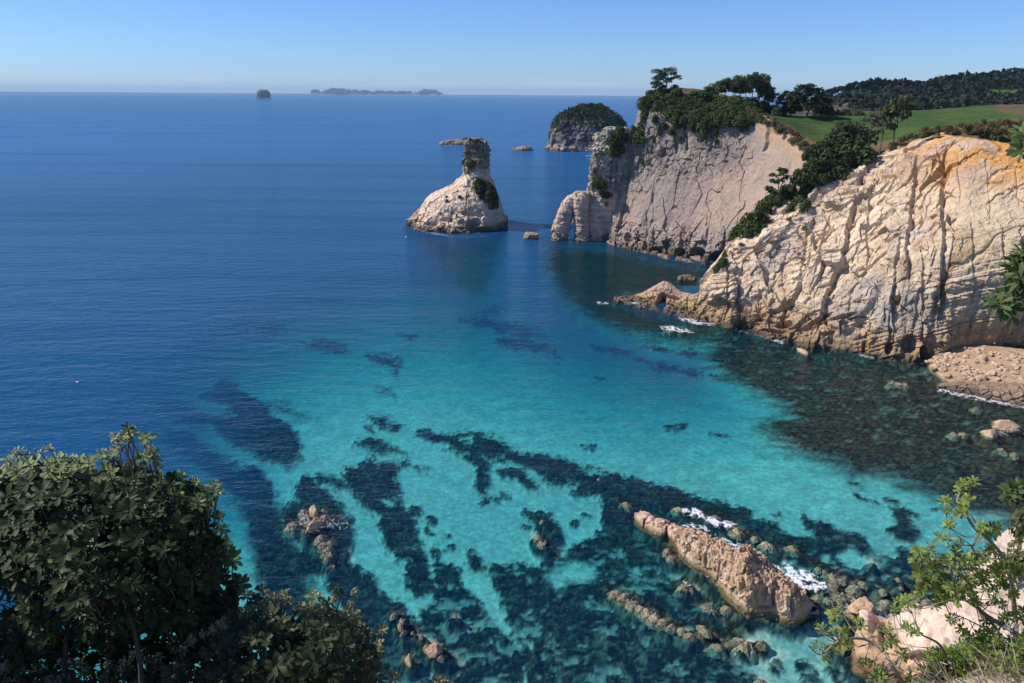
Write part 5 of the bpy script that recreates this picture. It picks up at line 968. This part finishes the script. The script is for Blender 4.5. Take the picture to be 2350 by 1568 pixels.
# ------------------------------------------------------------------ the lookout slope and the bushes growing on it
xs = [-14, -8, -4, -1.5, .6, 1.6, 2.6, 4.2]
r0 = np.array([[x, -9, 48.6 - .02 * x] for x in xs] + [[7, -9, 49], [12, -9, 50.5], [20, -9, 52]]); r1 = np.array([[x, .35, 48.3] for x in xs] + [[6, .8, 48.4], [10, 1, 49], [18, 1.5, 50]])
r2 = np.array([[-14, 1.6, 47.2], [-8, 1.5, 47.0], [-4, 1.5, 46.4], [-1.5, 1.5, 46.2], [.6, 1.6, 46.4], [1.9, 2.6, 46.4], [3.0, 3.4, 46.2], [4.8, 4, 46.0], [6.6, 4.4, 46.2], [10.5, 5, 47], [18, 6, 48]])
r3 = np.concatenate([np.array([[-14, 2.6, 42], [-8, 2.5, 41], [-4, 2.5, 40], [-1.5, 2.6, 40], [1.2, 3.2, 40.5]]), PT((2040,1640,7.4),(2120,1590,8.4),(2200,1540,9.2),(2290,1512,10.0),(2400,1500,10.6)), np.array([[18, 11, 41]])])
r4 = r3 + np.array([[0, 1, -9]] * 5 + [[.4, 1.4, -5]] * 5 + [[0, 3, -5]]); r5 = r4 + np.array([0, 3, 0]); r5[:, 2] = np.minimum(r5[:, 2] * .35, 14)
V = loft([r0, r1, r2, r3, r4, r5], 260, 220); V[..., 2] += .10 * fbm(V * 1.1, 4, 1100); n = fbm(V * 1.5, 4, 1101)
C = mix((.56, .44, .34), (.36, .29, .19), ss(-.2, .3, n)); C = mix(C, (.10, .11, .05), ss(.1, .4, fbm(V * .7, 3, 1102)) * .6); C = mix(C, (.52, .40, .31), ss(43, 38, V[..., 2]) * .8)
tag(mobj('slope', raw_mesh('slope', V.reshape(-1, 3), grid_faces(260, 220), M_ROCKN, {'Col': C.reshape(-1, 3)}, True)), 'scrubby ground falling away below the lookout', kind='structure'); SLOPE = V

_lt = np.array([0, .14, .38, .66, .88, 1.0]); _lw = np.array([.10, .22, .62, 1.0, .74, .08])
def blades(Pb, D, Up, ln, wd, curl=.25, fold=.22):
    """leathery spoon-shaped leaves: base points, directions, face normals, lengths -> folded, curled strips"""
    n = len(Pb); D = D / np.linalg.norm(D, axis=1, keepdims=True); S = np.cross(D, Up); S /= np.linalg.norm(S, axis=1, keepdims=True) + 1e-9; Nn = np.cross(S, D)
    t = _lt[None, :, None]; ln = np.asarray(ln)[:, None, None]; wd = np.asarray(wd)[:, None, None]; cu = np.broadcast_to(np.asarray(curl, float), (n,))[:, None, None]
    mid = Pb[:, None] + D[:, None] * t * ln - Nn[:, None] * cu * ln * t ** 2
    off = S[:, None] * wd * _lw[None, :, None]; up = Nn[:, None] * wd * fold * _lw[None, :, None]
    V = np.stack([mid - off + up, mid, mid + off + up], 2)                # n, 6, 3, 3
    k = len(_lt); a = np.arange(n * k * 3).reshape(n, k, 3)
    Fq = np.stack([a[:, :-1, :-1], a[:, :-1, 1:], a[:, 1:, 1:], a[:, 1:, :-1]], -1).reshape(-1, 4)
    return V.reshape(-1, 3), Fq
def rosettes(Pc, Ax, ln, nl, g, c1, c2_, wide=.21, tipc=None, tipw=None, elev=(.05, .95)):
    """whorls of leaves round each shoot tip"""
    n = len(Pc); k = np.repeat(np.arange(n), nl); m = len(k); j = np.tile(np.arange(nl), n)
    Ax = Ax / np.linalg.norm(Ax, axis=1, keepdims=True); r = np.cross(Ax, rdir(n, g)); r /= np.linalg.norm(r, axis=1, keepdims=True); q = np.cross(Ax, r)
    th = j * 2.4 + g.uniform(-.35, .35, m); e = elev[0] + (elev[1] - elev[0]) * (j / nl) + g.uniform(-.15, .15, m)
    D = (r[k] * np.cos(th)[:, None] + q[k] * np.sin(th)[:, None]) * np.cos(e)[:, None] + Ax[k] * np.sin(e)[:, None]; L_ = ln[k] * g.uniform(.72, 1.12, m) * (1 - .25 * j / nl)
    B = Pc[k] - Ax[k] * (ln[k] * (.55 - .5 * j / nl))[:, None]
    V, Fq = blades(B, D, Ax[k] + .15 * rdir(m, g), L_, L_ * wide * g.uniform(.85, 1.15, m), g.uniform(.05, .4, m))
    t = np.clip(.5 + .3 * g.normal(size=m) + .2 * (g.random(n)[k] - .5), 0, 1); C = mix(c1, c2_, t)
    if tipc is not None: C = mix(C, tipc, tipw[k] * np.clip(.35 + .9 * j / nl, 0, 1))
    return V, Fq, np.repeat(C, 18, 0)
def sample_poly(poly, n, g, keep=None):
    q = np.asarray(poly, float); out = []
    while len(out) < n:
        x, y = g.uniform(q[:, 0].min(), q[:, 0].max(), 4000), g.uniform(q[:, 1].min(), q[:, 1].max(), 4000); m = inpoly(x, y, q)
        if keep is not None: m &= g.random(4000) < keep(x, y)
        out += list(zip(x[m], y[m]))
    return np.array(out[:n])
def thick_bush(name, poly, n, Yf, bulge, deep, ln, seed, root, label, c1, c2_, tipc, keep=None, wscale=260., spikes=(), nl=11, ntw=13):
    g = np.random.default_rng(seed); q = sample_poly(poly, n, g, keep); sd_ = sdist(q[:, 0], q[:, 1], poly); inn = np.clip(sd_ / wscale, 0, 1)
    lay = g.random(n) ** 1.6; Y = Yf - bulge * np.sqrt(inn) + deep * lay * (.25 + inn) + g.normal(size=n) * .05
    shoots = [];
    for x in g.uniform(10, 880, 46):
        tl = sorted(TOPS[name])
        if tl[0][0] + 40 < x < tl[-1][0] - 5: shoots.append((x + g.normal() * 4, np.interp(x, *zip(*tl)) - g.uniform(-6, 26) * g.random() ** .5, Yf - .15))
    spikes = list(spikes) + shoots; nmain = len(q)
    if len(spikes): sp = np.asarray(spikes, float); q = np.concatenate([q, sp[:, :2]]); Y = np.concatenate([Y, sp[:, 2]]); inn = np.concatenate([inn, np.zeros(len(sp))])
    Pc = P(q[:, 0], q[:, 1], Y); cen = P(*np.mean(np.asarray(poly), 0), Yf + .35) + np.array([0, 0, -.25])
    Ax = (Pc - cen); Ax /= np.linalg.norm(Ax, axis=1, keepdims=True); Ax = Ax + np.array([0, -.25, .55]) + .35 * rdir(len(Pc), g)
    top = ss(70, 5, q[:, 1] - np.array([np.interp(x, *zip(*[(a, b) for a, b in sorted(TOPS[name])])) for x in q[:, 0]])); top = top * (g.random(len(q)) < .85)
    V, Fq, C = rosettes(Pc, Ax, ln * g.uniform(.6, 1.3, len(Pc)) * np.where(np.arange(len(Pc)) < nmain, 1, .62), nl, g, c1, c2_, tipc=tipc, tipw=top * .85)
    t = empty(name, root, label, 'bush'); T0 = np.array(t.location); mobj('leaves', raw_mesh('leaves', V - T0, Fq, M_BIGLEAF, {'Col': C}, True), t)
    # boughs from the root, twigs to every shoot
    mb = MB(); br = []
    for k in range(ntw):
        i = g.integers(len(Pc)); e = Pc[i] * .8 + cen * .2 + g.normal(size=3) * .05; m1 = T0 * .5 + e * .5 + g.normal(size=3) * np.array([.35, .15, .12]) + [0, 0, -.2]
        tt = np.linspace(0, 1, 12)[:, None]; pts = T0 * (1 - tt) ** 2 + 2 * m1 * tt * (1 - tt) + e * tt ** 2 + .05 * np.stack([vn(np.repeat(tt * 5 + k * 7 + c, 3, 1)) for c in (0, 31, 67)], -1).reshape(-1, 3) * tt; Vt, Ft = tube(pts, np.linspace(.03, .006, 12), 6); mb.add(Vt - T0, Ft, (.085, .075, .062)); br.append(pts[4:])
    BR = np.concatenate(br)
    for i in range(len(Pc)):
        j = np.argmin(((BR - Pc[i] + Ax[i] * .12) ** 2).sum(1)); a = BR[j]; e = Pc[i]; far_ = np.linalg.norm(e - a); a = a if far_ < .24 else e - Ax[i] / np.linalg.norm(Ax[i]) * .17 + [0, 0, -.08]; m1 = (a + e) / 2 - Ax[i] / np.linalg.norm(Ax[i]) * .06; Vt, Ft = tube([a, m1, e - (e - m1) * .08, e], [.005, .004, .003, .002], 4); mb.add(Vt - T0, Ft, (.12, .105, .08))
    mobj('branches', mb.mesh('branches', M_BARK), t)
    bs = MB(); ii = np.where((top > .3) | (g.random(len(q)) < .12))[0]
    for i in ii:
        a = Ax[i] / np.linalg.norm(Ax[i])
        for k in range(5): ell(bs, Pc[i] + a * .012 + g.normal(size=3) * .008 - T0, (.0045,) * 3, (.42, .38, .24), 6)
    tag(mobj('buds', bs.mesh('buds', M_BARK), t), kind='stuff'); return t
B1 = [(-40,1085),(0,1078),(60,1050),(130,1050),(190,1066),(240,1074),(272,1062),(300,1060),(330,1062),(350,1075),(372,1092),(440,1118),(482,1140),(490,1190),(515,1255),(556,1305),(555,1345),(535,1370),(560,1400),(540,1460),(480,1520),(380,1560),(200,1580),(-40,1600)]
B2 = [(-40,1560),(60,1570),(150,1545),(240,1550),(330,1540),(420,1500),(520,1440),(565,1395),(610,1375),(660,1395),(720,1400),(770,1390),(800,1400),(830,1440),(868,1490),(895,1545),(915,1620),(700,1650),(300,1660),(-40,1660)]
TOPS = {'coastal_bush': [(-40,1070),(60,1045),(130,1045),(190,1060),(250,1060),(275,1000),(300,990),(340,1030),(372,1085),(440,1108),(482,1130),(520,1250),(560,1300)], 'low_bush': [(-40,1545),(240,1540),(420,1490),(565,1390),(610,1370),(720,1390),(770,1380),(830,1430),(900,1545)]}
LD, LM, LTIP = (.017, .033, .011), (.044, .075, .022), (.38, .44, .18)
thick_bush('coastal_bush', B1, 1100, 3.35, .85, 1.0, .064, 1201, (-1.5, 2.0, 45.9), 'big dark bush of leathery leaves filling the lower left corner', LD, LM, LTIP, keep=lambda x, y: 1 - .5 * ss(1440, 1480, y) * ss(60, 90, x) * ss(420, 380, x), spikes=[(262,1003,3.0),(292,980,3.0),(283,1010,3.02),(272,1028,3.0),(336,1003,3.05),(345,1030,3.0),(330,1048,2.98),(495,1112,3.1),(500,1128,3.1),(450,1105,3.1)])
thick_bush('low_bush', B2, 520, 3.0, .55, .7, .060, 1202, (-.7, 1.75, 46.0), 'lower bush with pale budded shoots along the bottom edge, right of the big dark bush', (.034, .048, .022), (.075, .095, .042), (.32, .34, .18), wscale=160., spikes=[(600,1352,2.9),(655,1358,2.9),(662,1375,2.9),(770,1345,2.85),(785,1360,2.85),(812,1358,2.85),(805,1385,2.85),(690,1395,2.85),(880,1445,2.8),(870,1475,2.8),(1010,1562,2.6),(1022,1566,2.6),(890,1530,2.75),(905,1555,2.75)])

# right: open-branched shrub with whorls of bright leaves
def k4y(x, y, Y): (q,) = c4((x, y)); return P(q[0], q[1], Y)
BRS = [([(1848,1420),(1800,1250),(1788,1120),(1765,900),(1720,720),(1600,570),(1520,510),(1450,410),(1390,330),(1400,240)], 7.6, .035), ([(1900,1330),(1800,1230),(1650,1140),(1540,1060),(1480,960),(1440,850),(1490,760),(1510,690),(1490,620)], 7.2, .032), ([(1690,1260),(1640,1170),(1560,1080),(1450,1000),(1300,950),(1180,900),(1100,850)], 7.4, .022), ([(1060,1640),(1000,1550),(930,1440),(880,1350),(760,1270),(650,1260),(560,1280),(440,1370),(360,1310)], 6.8, .026), ([(1360,1470),(1300,1360),(1250,1290),(1130,1230),(1030,1190),(930,1200)], 7.0, .02), ([(1720,720),(1620,640),(1540,560),(1430,550),(1310,470)], 7.6, .012), ([(1510,690),(1400,730),(1300,750),(1200,700),(1120,660)], 7.2, .012), ([(1450,410),(1380,400),(1300,380)], 7.6, .01), ([(1400,330),(1450,290),(1490,190)], 7.6, .01), ([(760,1270),(720,1220),(720,1170)], 6.8, .009), ([(560,1280),(500,1270),(440,1200)], 6.8, .009), ([(560,1280),(570,1200),(540,1110)], 6.8, .009), ([(1130,1230),(1090,1130),(1060,1030)], 7.0, .01), ([(1600,570),(1500,440),(1470,330)], 7.6, .008), ([(1660,1230),(1720,1100),(1740,1000),(1765,900)], 7.5, .012), ([(1848,1290),(1700,1250),(1560,1180),(1440,1120),(1330,1080)], 7.3, .012), ([(930,1440),(1050,1500),(1100,1568)], 6.8, .008)]
ROS = [(1490,170,22,2),(1400,200,36,4),(1450,280,40,3),(1300,295,35,3),(1310,375,25,2),(1410,385,50,5),(1305,470,25,2),(1310,555,40,3),(1390,575,30,2),(1120,650,40,4),(1100,740,40,4),(1190,650,40,3),(1230,720,60,6),(1140,830,60,6),(1220,900,90,11),(1330,860,90,11),(1420,760,80,9),(1500,720,50,5),(1330,690,30,2),(1560,820,60,6),(1480,880,60,6),(1600,500,60,6),(1650,480,40,3),(1120,920,50,5),(1380,940,60,6),(1290,1020,40,4),(1000,1030,50,5),(1080,1010,35,4),(950,1050,20,2),(540,1090,30,3),(440,1190,35,4),(520,1205,30,3),(610,1200,35,4),(720,1170,30,3),(500,1320,40,4),(420,1290,30,2),(650,1310,40,4),(510,1400,25,2),(900,1190,45,5),(940,1270,40,4),(1020,1340,35,4),(900,1300,30,3),(1090,1210,35,3),(1040,1160,30,2),(850,1490,35,3),(840,1540,30,3),(1050,1530,30,2),(1600,900,60,5),(1340,1120,40,3),(1420,1200,40,3),(760,1420,40,2),(1500,1000,50,4),(1250,980,50,4),(1700,860,50,4),(1560,700,50,4),(1620,640,50,4),(1660,1010,60,5),(1720,1120,60,5),(1600,1180,60,5),(1780,960,60,5),(1800,1080,50,5),(1520,1260,50,4),(1760,780,60,5),(1680,760,40,4)]
g = np.random.default_rng(1301); t = empty('open_shrub', P(2330, 1600, 8.2), 'open shrub of crooked grey branches with bright leaf whorls at the lower right', 'shrub'); T0 = np.array(t.location)
mb = MB(); br = []
for pts, Y, r in BRS:
    A = np.array([k4y(x, y, Y + .12 * math.sin(i * 1.7 + r * 300)) for i, (x, y) in enumerate(pts)]); A = _crt(A, _even(A, 9 * len(A))); Vt, Ft = tube(A, np.linspace(r, r * .3, len(A)), 7); mb.add(Vt - T0, Ft, (.26, .235, .20)); br.append(A)
for a in (k4y(1848,1420,7.6), k4y(1900,1330,7.2), k4y(1690,1260,7.4), k4y(1360,1470,7.0), k4y(1060,1640,6.8), k4y(1100,1568,6.8)):
    Vt, Ft = tube([a, (a + T0) / 2 + [0, 0, -.15], T0 + [0, 0, -.1]], [.03, .032, .036], 7); mb.add(Vt - T0, Ft, (.26, .235, .20))
BR = np.concatenate(br); pc = []
for x, y, r, n in ROS:
    for k in range(n):
        xx, yy = x + g.normal() * r * .6, y + g.normal() * r * .5; c = k4y(xx, yy, 7.2); j = np.argmin(((BR - c) ** 2).sum(1)); Yb = BR[j][1] + g.uniform(-.35, .3); pc.append(k4y(xx, yy, Yb))
pc = np.array(pc); ax = []
for p in pc:
    j = np.argmin(((BR - p) ** 2).sum(1)); a = BR[j]; v = (p - a) / (np.linalg.norm(p - a) + 1e-6) + np.array([-.3, -.25, .75]) + g.normal(size=3) * .25; ax.append(v); m1 = a * .45 + p * .55 + np.array([0, 0, -.03]); Vt, Ft = tube([a, m1, p], [.006, .005, .003], 5); mb.add(Vt - T0, Ft, (.24, .21, .17))
mobj('branches', mb.mesh('branches', M_BARK), t); V, Fq, C = rosettes(pc, np.array(ax), .082 * g.uniform(.8, 1.2, len(pc)), 11, g, (.100, .150, .038), (.26, .32, .090), .2)
mobj('leaves', raw_mesh('leaves', V - T0, Fq, M_BIGLEAF, {'Col': C}, True), t)
# low bright-green bushes on the corner of the slope
def low_bush(name, spots, Y, ln, n, c1, c2_, label, seed, wide=.2, lean=(.3, 0, .8), cat='bush', nl=9, on=None):
    g = np.random.default_rng(seed); pc, ax = [], []
    for x, y, rx, ry in spots:
        for k in range(max(3, int(n * rx * ry / 8000))):
            a, r = g.uniform(0, 6.283), math.sqrt(g.random()); xx, yy = x + rx * r * math.cos(a), y + ry * r * math.sin(a); pc.append(k4y(xx, yy, Y + g.uniform(-.35, .35)) if on is None else snap('slope', on, *c4((xx, yy))[0]) + [0, 0, g.uniform(.02, .45)]); ax.append(np.array(lean) + g.normal(size=3) * .35)
    pc, ax = np.array(pc), np.array(ax); T0 = pc.mean(0) + [0, 0, -.35]; t = empty(name, T0, label, cat); V, Fq, C = rosettes(pc, ax, ln * g.uniform(.75, 1.25, len(pc)), nl, g, c1, c2_, wide)
    mobj('leaves', raw_mesh('leaves', V - T0, Fq, M_BIGLEAF, {'Col': C}, True), t); mb = MB()
    for p, a in zip(pc, ax): Vt, Ft = tube([T0, T0 * .35 + p * .65 + g.normal(size=3) * .08 + [0, 0, -.12], p - a / np.linalg.norm(a) * .05, p], [.008, .006, .005, .003], 4); mb.add(Vt - T0, Ft, (.22, .19, .14))
    mobj('stems', mb.mesh('stems', M_BARK), t); return t
GR1, GR2 = (.10, .18, .022), (.27, .37, .06)
low_bush('leafy_bush', [(1310,1450,90,90),(1260,1380,50,50),(1390,1420,60,60),(1290,1540,90,50)], 7.6, .085, 120, GR1, GR2, 'bright green bush at the bottom right, left of the other two', 1311)
low_bush('leafy_bush', [(1560,1300,90,44),(1500,1370,60,40)], 8.6, .085, 110, GR1, GR2, 'bright green bush above the bottom right corner, behind the grey branches', 1312)
low_bush('leafy_bush', [(1700,1390,60,45),(1530,1530,70,50),(1440,1540,40,40)], 8.2, .08, 110, GR1, GR2, 'small bright green bush nearest the bottom right corner', 1313)
low_bush('leafy_bush', [(1250,1520,120,60),(1380,1500,110,60)], 8, .085, 90, GR1, GR2, 'bright leafy clump rooted on the slope at the bottom edge', 1314, on=SLOPE)
low_bush('leafy_bush', [(1540,1450,120,60),(1640,1500,110,60)], 8, .085, 80, (.09, .14, .03), (.22, .28, .07), 'yellow-green leafy clump rooted on the slope near the corner', 1315, on=SLOPE)
low_bush('leafy_bush', [(1780,1430,90,60),(1790,1520,80,50)], 8, .08, 80, GR1, GR2, 'leafy clump in the very bottom right corner', 1316, on=SLOPE)
# dry twigs and stalks tangled over the slope corner
g = np.random.default_rng(1320); mb = MB()
for k in range(330):
    x, y = g.uniform(1150, 1900), g.uniform(1380, 1640)
    if y < 1560 - (x - 1150) * .28: continue
    (qx, qy), = c4((x, y)); a = snap('slope', SLOPE, qx, qy); d = np.array([g.uniform(-.8, .1), g.uniform(-.2, .2), g.uniform(.2, .7)]) * g.uniform(.3, .9); Vt, Ft = tube([a, a + d * .5 + g.normal(size=3) * .04, a + d], [.008, .006, .003], 5); mb.add(Vt, Ft, np.array((.42, .36, .28)) * g.uniform(.6, 1.2))
tag(mobj('dry_brush', mb.mesh('dry_brush', M_BARK)), 'tangle of dry pale twigs on the slope at the bottom right', 'dry twigs', kind='stuff')
# olive shrub on top of the outcrop, at the right edge
for x, y, w, h, lb in ((2330,1262,84,90,'olive shrub on top of the outcrop at the right edge'), (2352,1190,70,110,'taller olive shrub cut by the right edge, behind the other'), (2290,1300,40,40,'small yellow-green shrub left of the olive shrub on the outcrop')):
    put_shrub('olive' if w > 60 else 'green', snap('out', OUTV, x, y + h * .3), w, h, lb, None, .3)
# overhanging tree at the right edge: stands just outside the frame, its twigs reach in
def reach_tree(name, root, limbs, tips, ln, label, seed, c1, c2_, wide, nl):
    g = np.random.default_rng(seed); t = empty(name, root, label, 'tree'); T0 = np.array(t.location); mb = MB(); br = []
    for pts, r in limbs:
        A = np.array(pts, float); A = _crt(A, _even(A, 8 * len(A))); Vt, Ft = tube(A, np.linspace(r, r * .25, len(A)), 7); mb.add(Vt - T0, Ft, (.14, .12, .10)); br.append(A)
    BR = np.concatenate(br); pc, ax = [], []
    for x, y, Y, r, n in tips:
        for k in range(n):
            p = P(x + g.normal() * r, y + g.normal() * r, Y + g.uniform(-.15, .15)); j = np.argmin(((BR - p) ** 2).sum(1)); a = BR[j]; pc.append(p); v = p - a; ax.append(v / (np.linalg.norm(v) + 1e-6) + np.array([-.5, -.1, .35]) + .3 * g.normal(size=3)); Vt, Ft = tube([a, (a + p) / 2 + [0, 0, -.02], p], [.006, .005, .003], 5); mb.add(Vt - T0, Ft, (.15, .13, .10))
    mobj('branches', mb.mesh('branches', M_BARK), t); pc, ax = np.array(pc), np.array(ax); V, Fq, C = rosettes(pc, ax, ln * g.uniform(.75, 1.2, len(pc)), nl, g, c1, c2_, wide); mobj('leaves', raw_mesh('leaves', V - T0, Fq, M_BIGLEAF, {'Col': C}, True), t); return t
rt = np.array([5.4, 5.6, 46.2])
reach_tree('overhanging_tree', rt, [([rt, P(2560,1000,5.6), P(2500,760,5.4), P(2430,690,5.2), P(2350,660,5.0), P(2300,690,4.95), P(2280,705,4.9)], .07), ([P(2500,760,5.4), P(2440,640,5.2), P(2380,620,5.1), P(2335,590,5.0)], .03), ([P(2560,1000,5.6), P(2520,600,5.6), P(2430,380,5.4), P(2360,330,5.2)], .05), ([P(2560,1000,5.6), P(2460,1060,5.2), P(2380,1100,4.8), P(2330,1125,4.6)], .04)],
    [(2285,690,4.9,12,4),(2315,690,4.9,14,6),(2340,680,5.0,12,6),(2300,710,4.9,8,2),(2335,655,5.0,10,5),(2325,628,5.0,8,3),(2345,625,5.0,10,5),(2335,585,5.0,7,3),(2348,570,5.0,6,3),(2340,605,5.0,8,3),(2352,640,5.0,12,5),(2345,300,5.1,6,2),(2352,320,5.1,8,3),(2350,345,5.1,6,2),(2310,1128,4.6,6,2),(2330,1115,4.6,8,3),(2345,1135,4.6,10,5),(2350,1105,4.7,8,3),(2335,1150,4.6,8,2)], .105, 'tree just outside the right edge, its narrow-leaved twigs reaching into view', 1331, (.040, .070, .024), (.11, .16, .05), .15, 10)
# unseen tree added left of the lookout, crown set to shade the big bush
tr = np.array([-5.6, 2.0, 46.5]); gx = np.random.default_rng(1340); lob = np.concatenate([lobes_round(gx, 16, 1.5, (1.0, 3.4), (.6, 1.0))]); V, Fq, C = crown_arrays(lob, 9000, .14, (.03, .045, .02), (.06, .08, .03), gx, .3)
t = empty('added_shade_tree', tr, 'unseen leafy tree added left of the lookout to shade the big bush', 'tree'); mobj('crown', raw_mesh('crown', V, Fq, M_LEAF, {'Col': C}), t); mb = MB()
for k in range(5): e = lob[k, :3]; Vt, Ft = tube([(0, 0, -.6), (.1 * k - .2, 0, 1.2), e * .8 + [0, 0, -.1], e], [.16, .12, .06, .02], 8); mb.add(Vt, Ft, (.12, .10, .08))
mobj('trunk', mb.mesh('trunk', M_BARK), t)

# ------------------------------------------------------------------ sea air
m, nt, o = new_mat('sea_air'); pv = nd(nt, 'ShaderNodeVolumePrincipled'); pv.inputs['Color'].default_value = (.50, .75, 1.0, 1); pv.inputs['Density'].default_value = 4.4e-5; pv.inputs['Anisotropy'].default_value = 0.0
nt.links.new(pv.outputs[0], o.inputs['Volume'])
x0, x1, y0, y1, z0, z1 = -26000., 26000., -400., 26000., -62., 190.
q = np.array([[x0,y0,z0],[x1,y0,z0],[x1,y1,z0],[x0,y1,z0],[x0,y0,z1],[x1,y0,z1],[x1,y1,z1],[x0,y1,z1]])
tag(mobj('haze', raw_mesh('haze', q, np.array([[3,2,1,0],[4,5,6,7],[0,1,5,4],[1,2,6,5],[2,3,7,6],[3,0,4,7]]), m)), 'clear sea air thickening towards the horizon', kind='stuff')
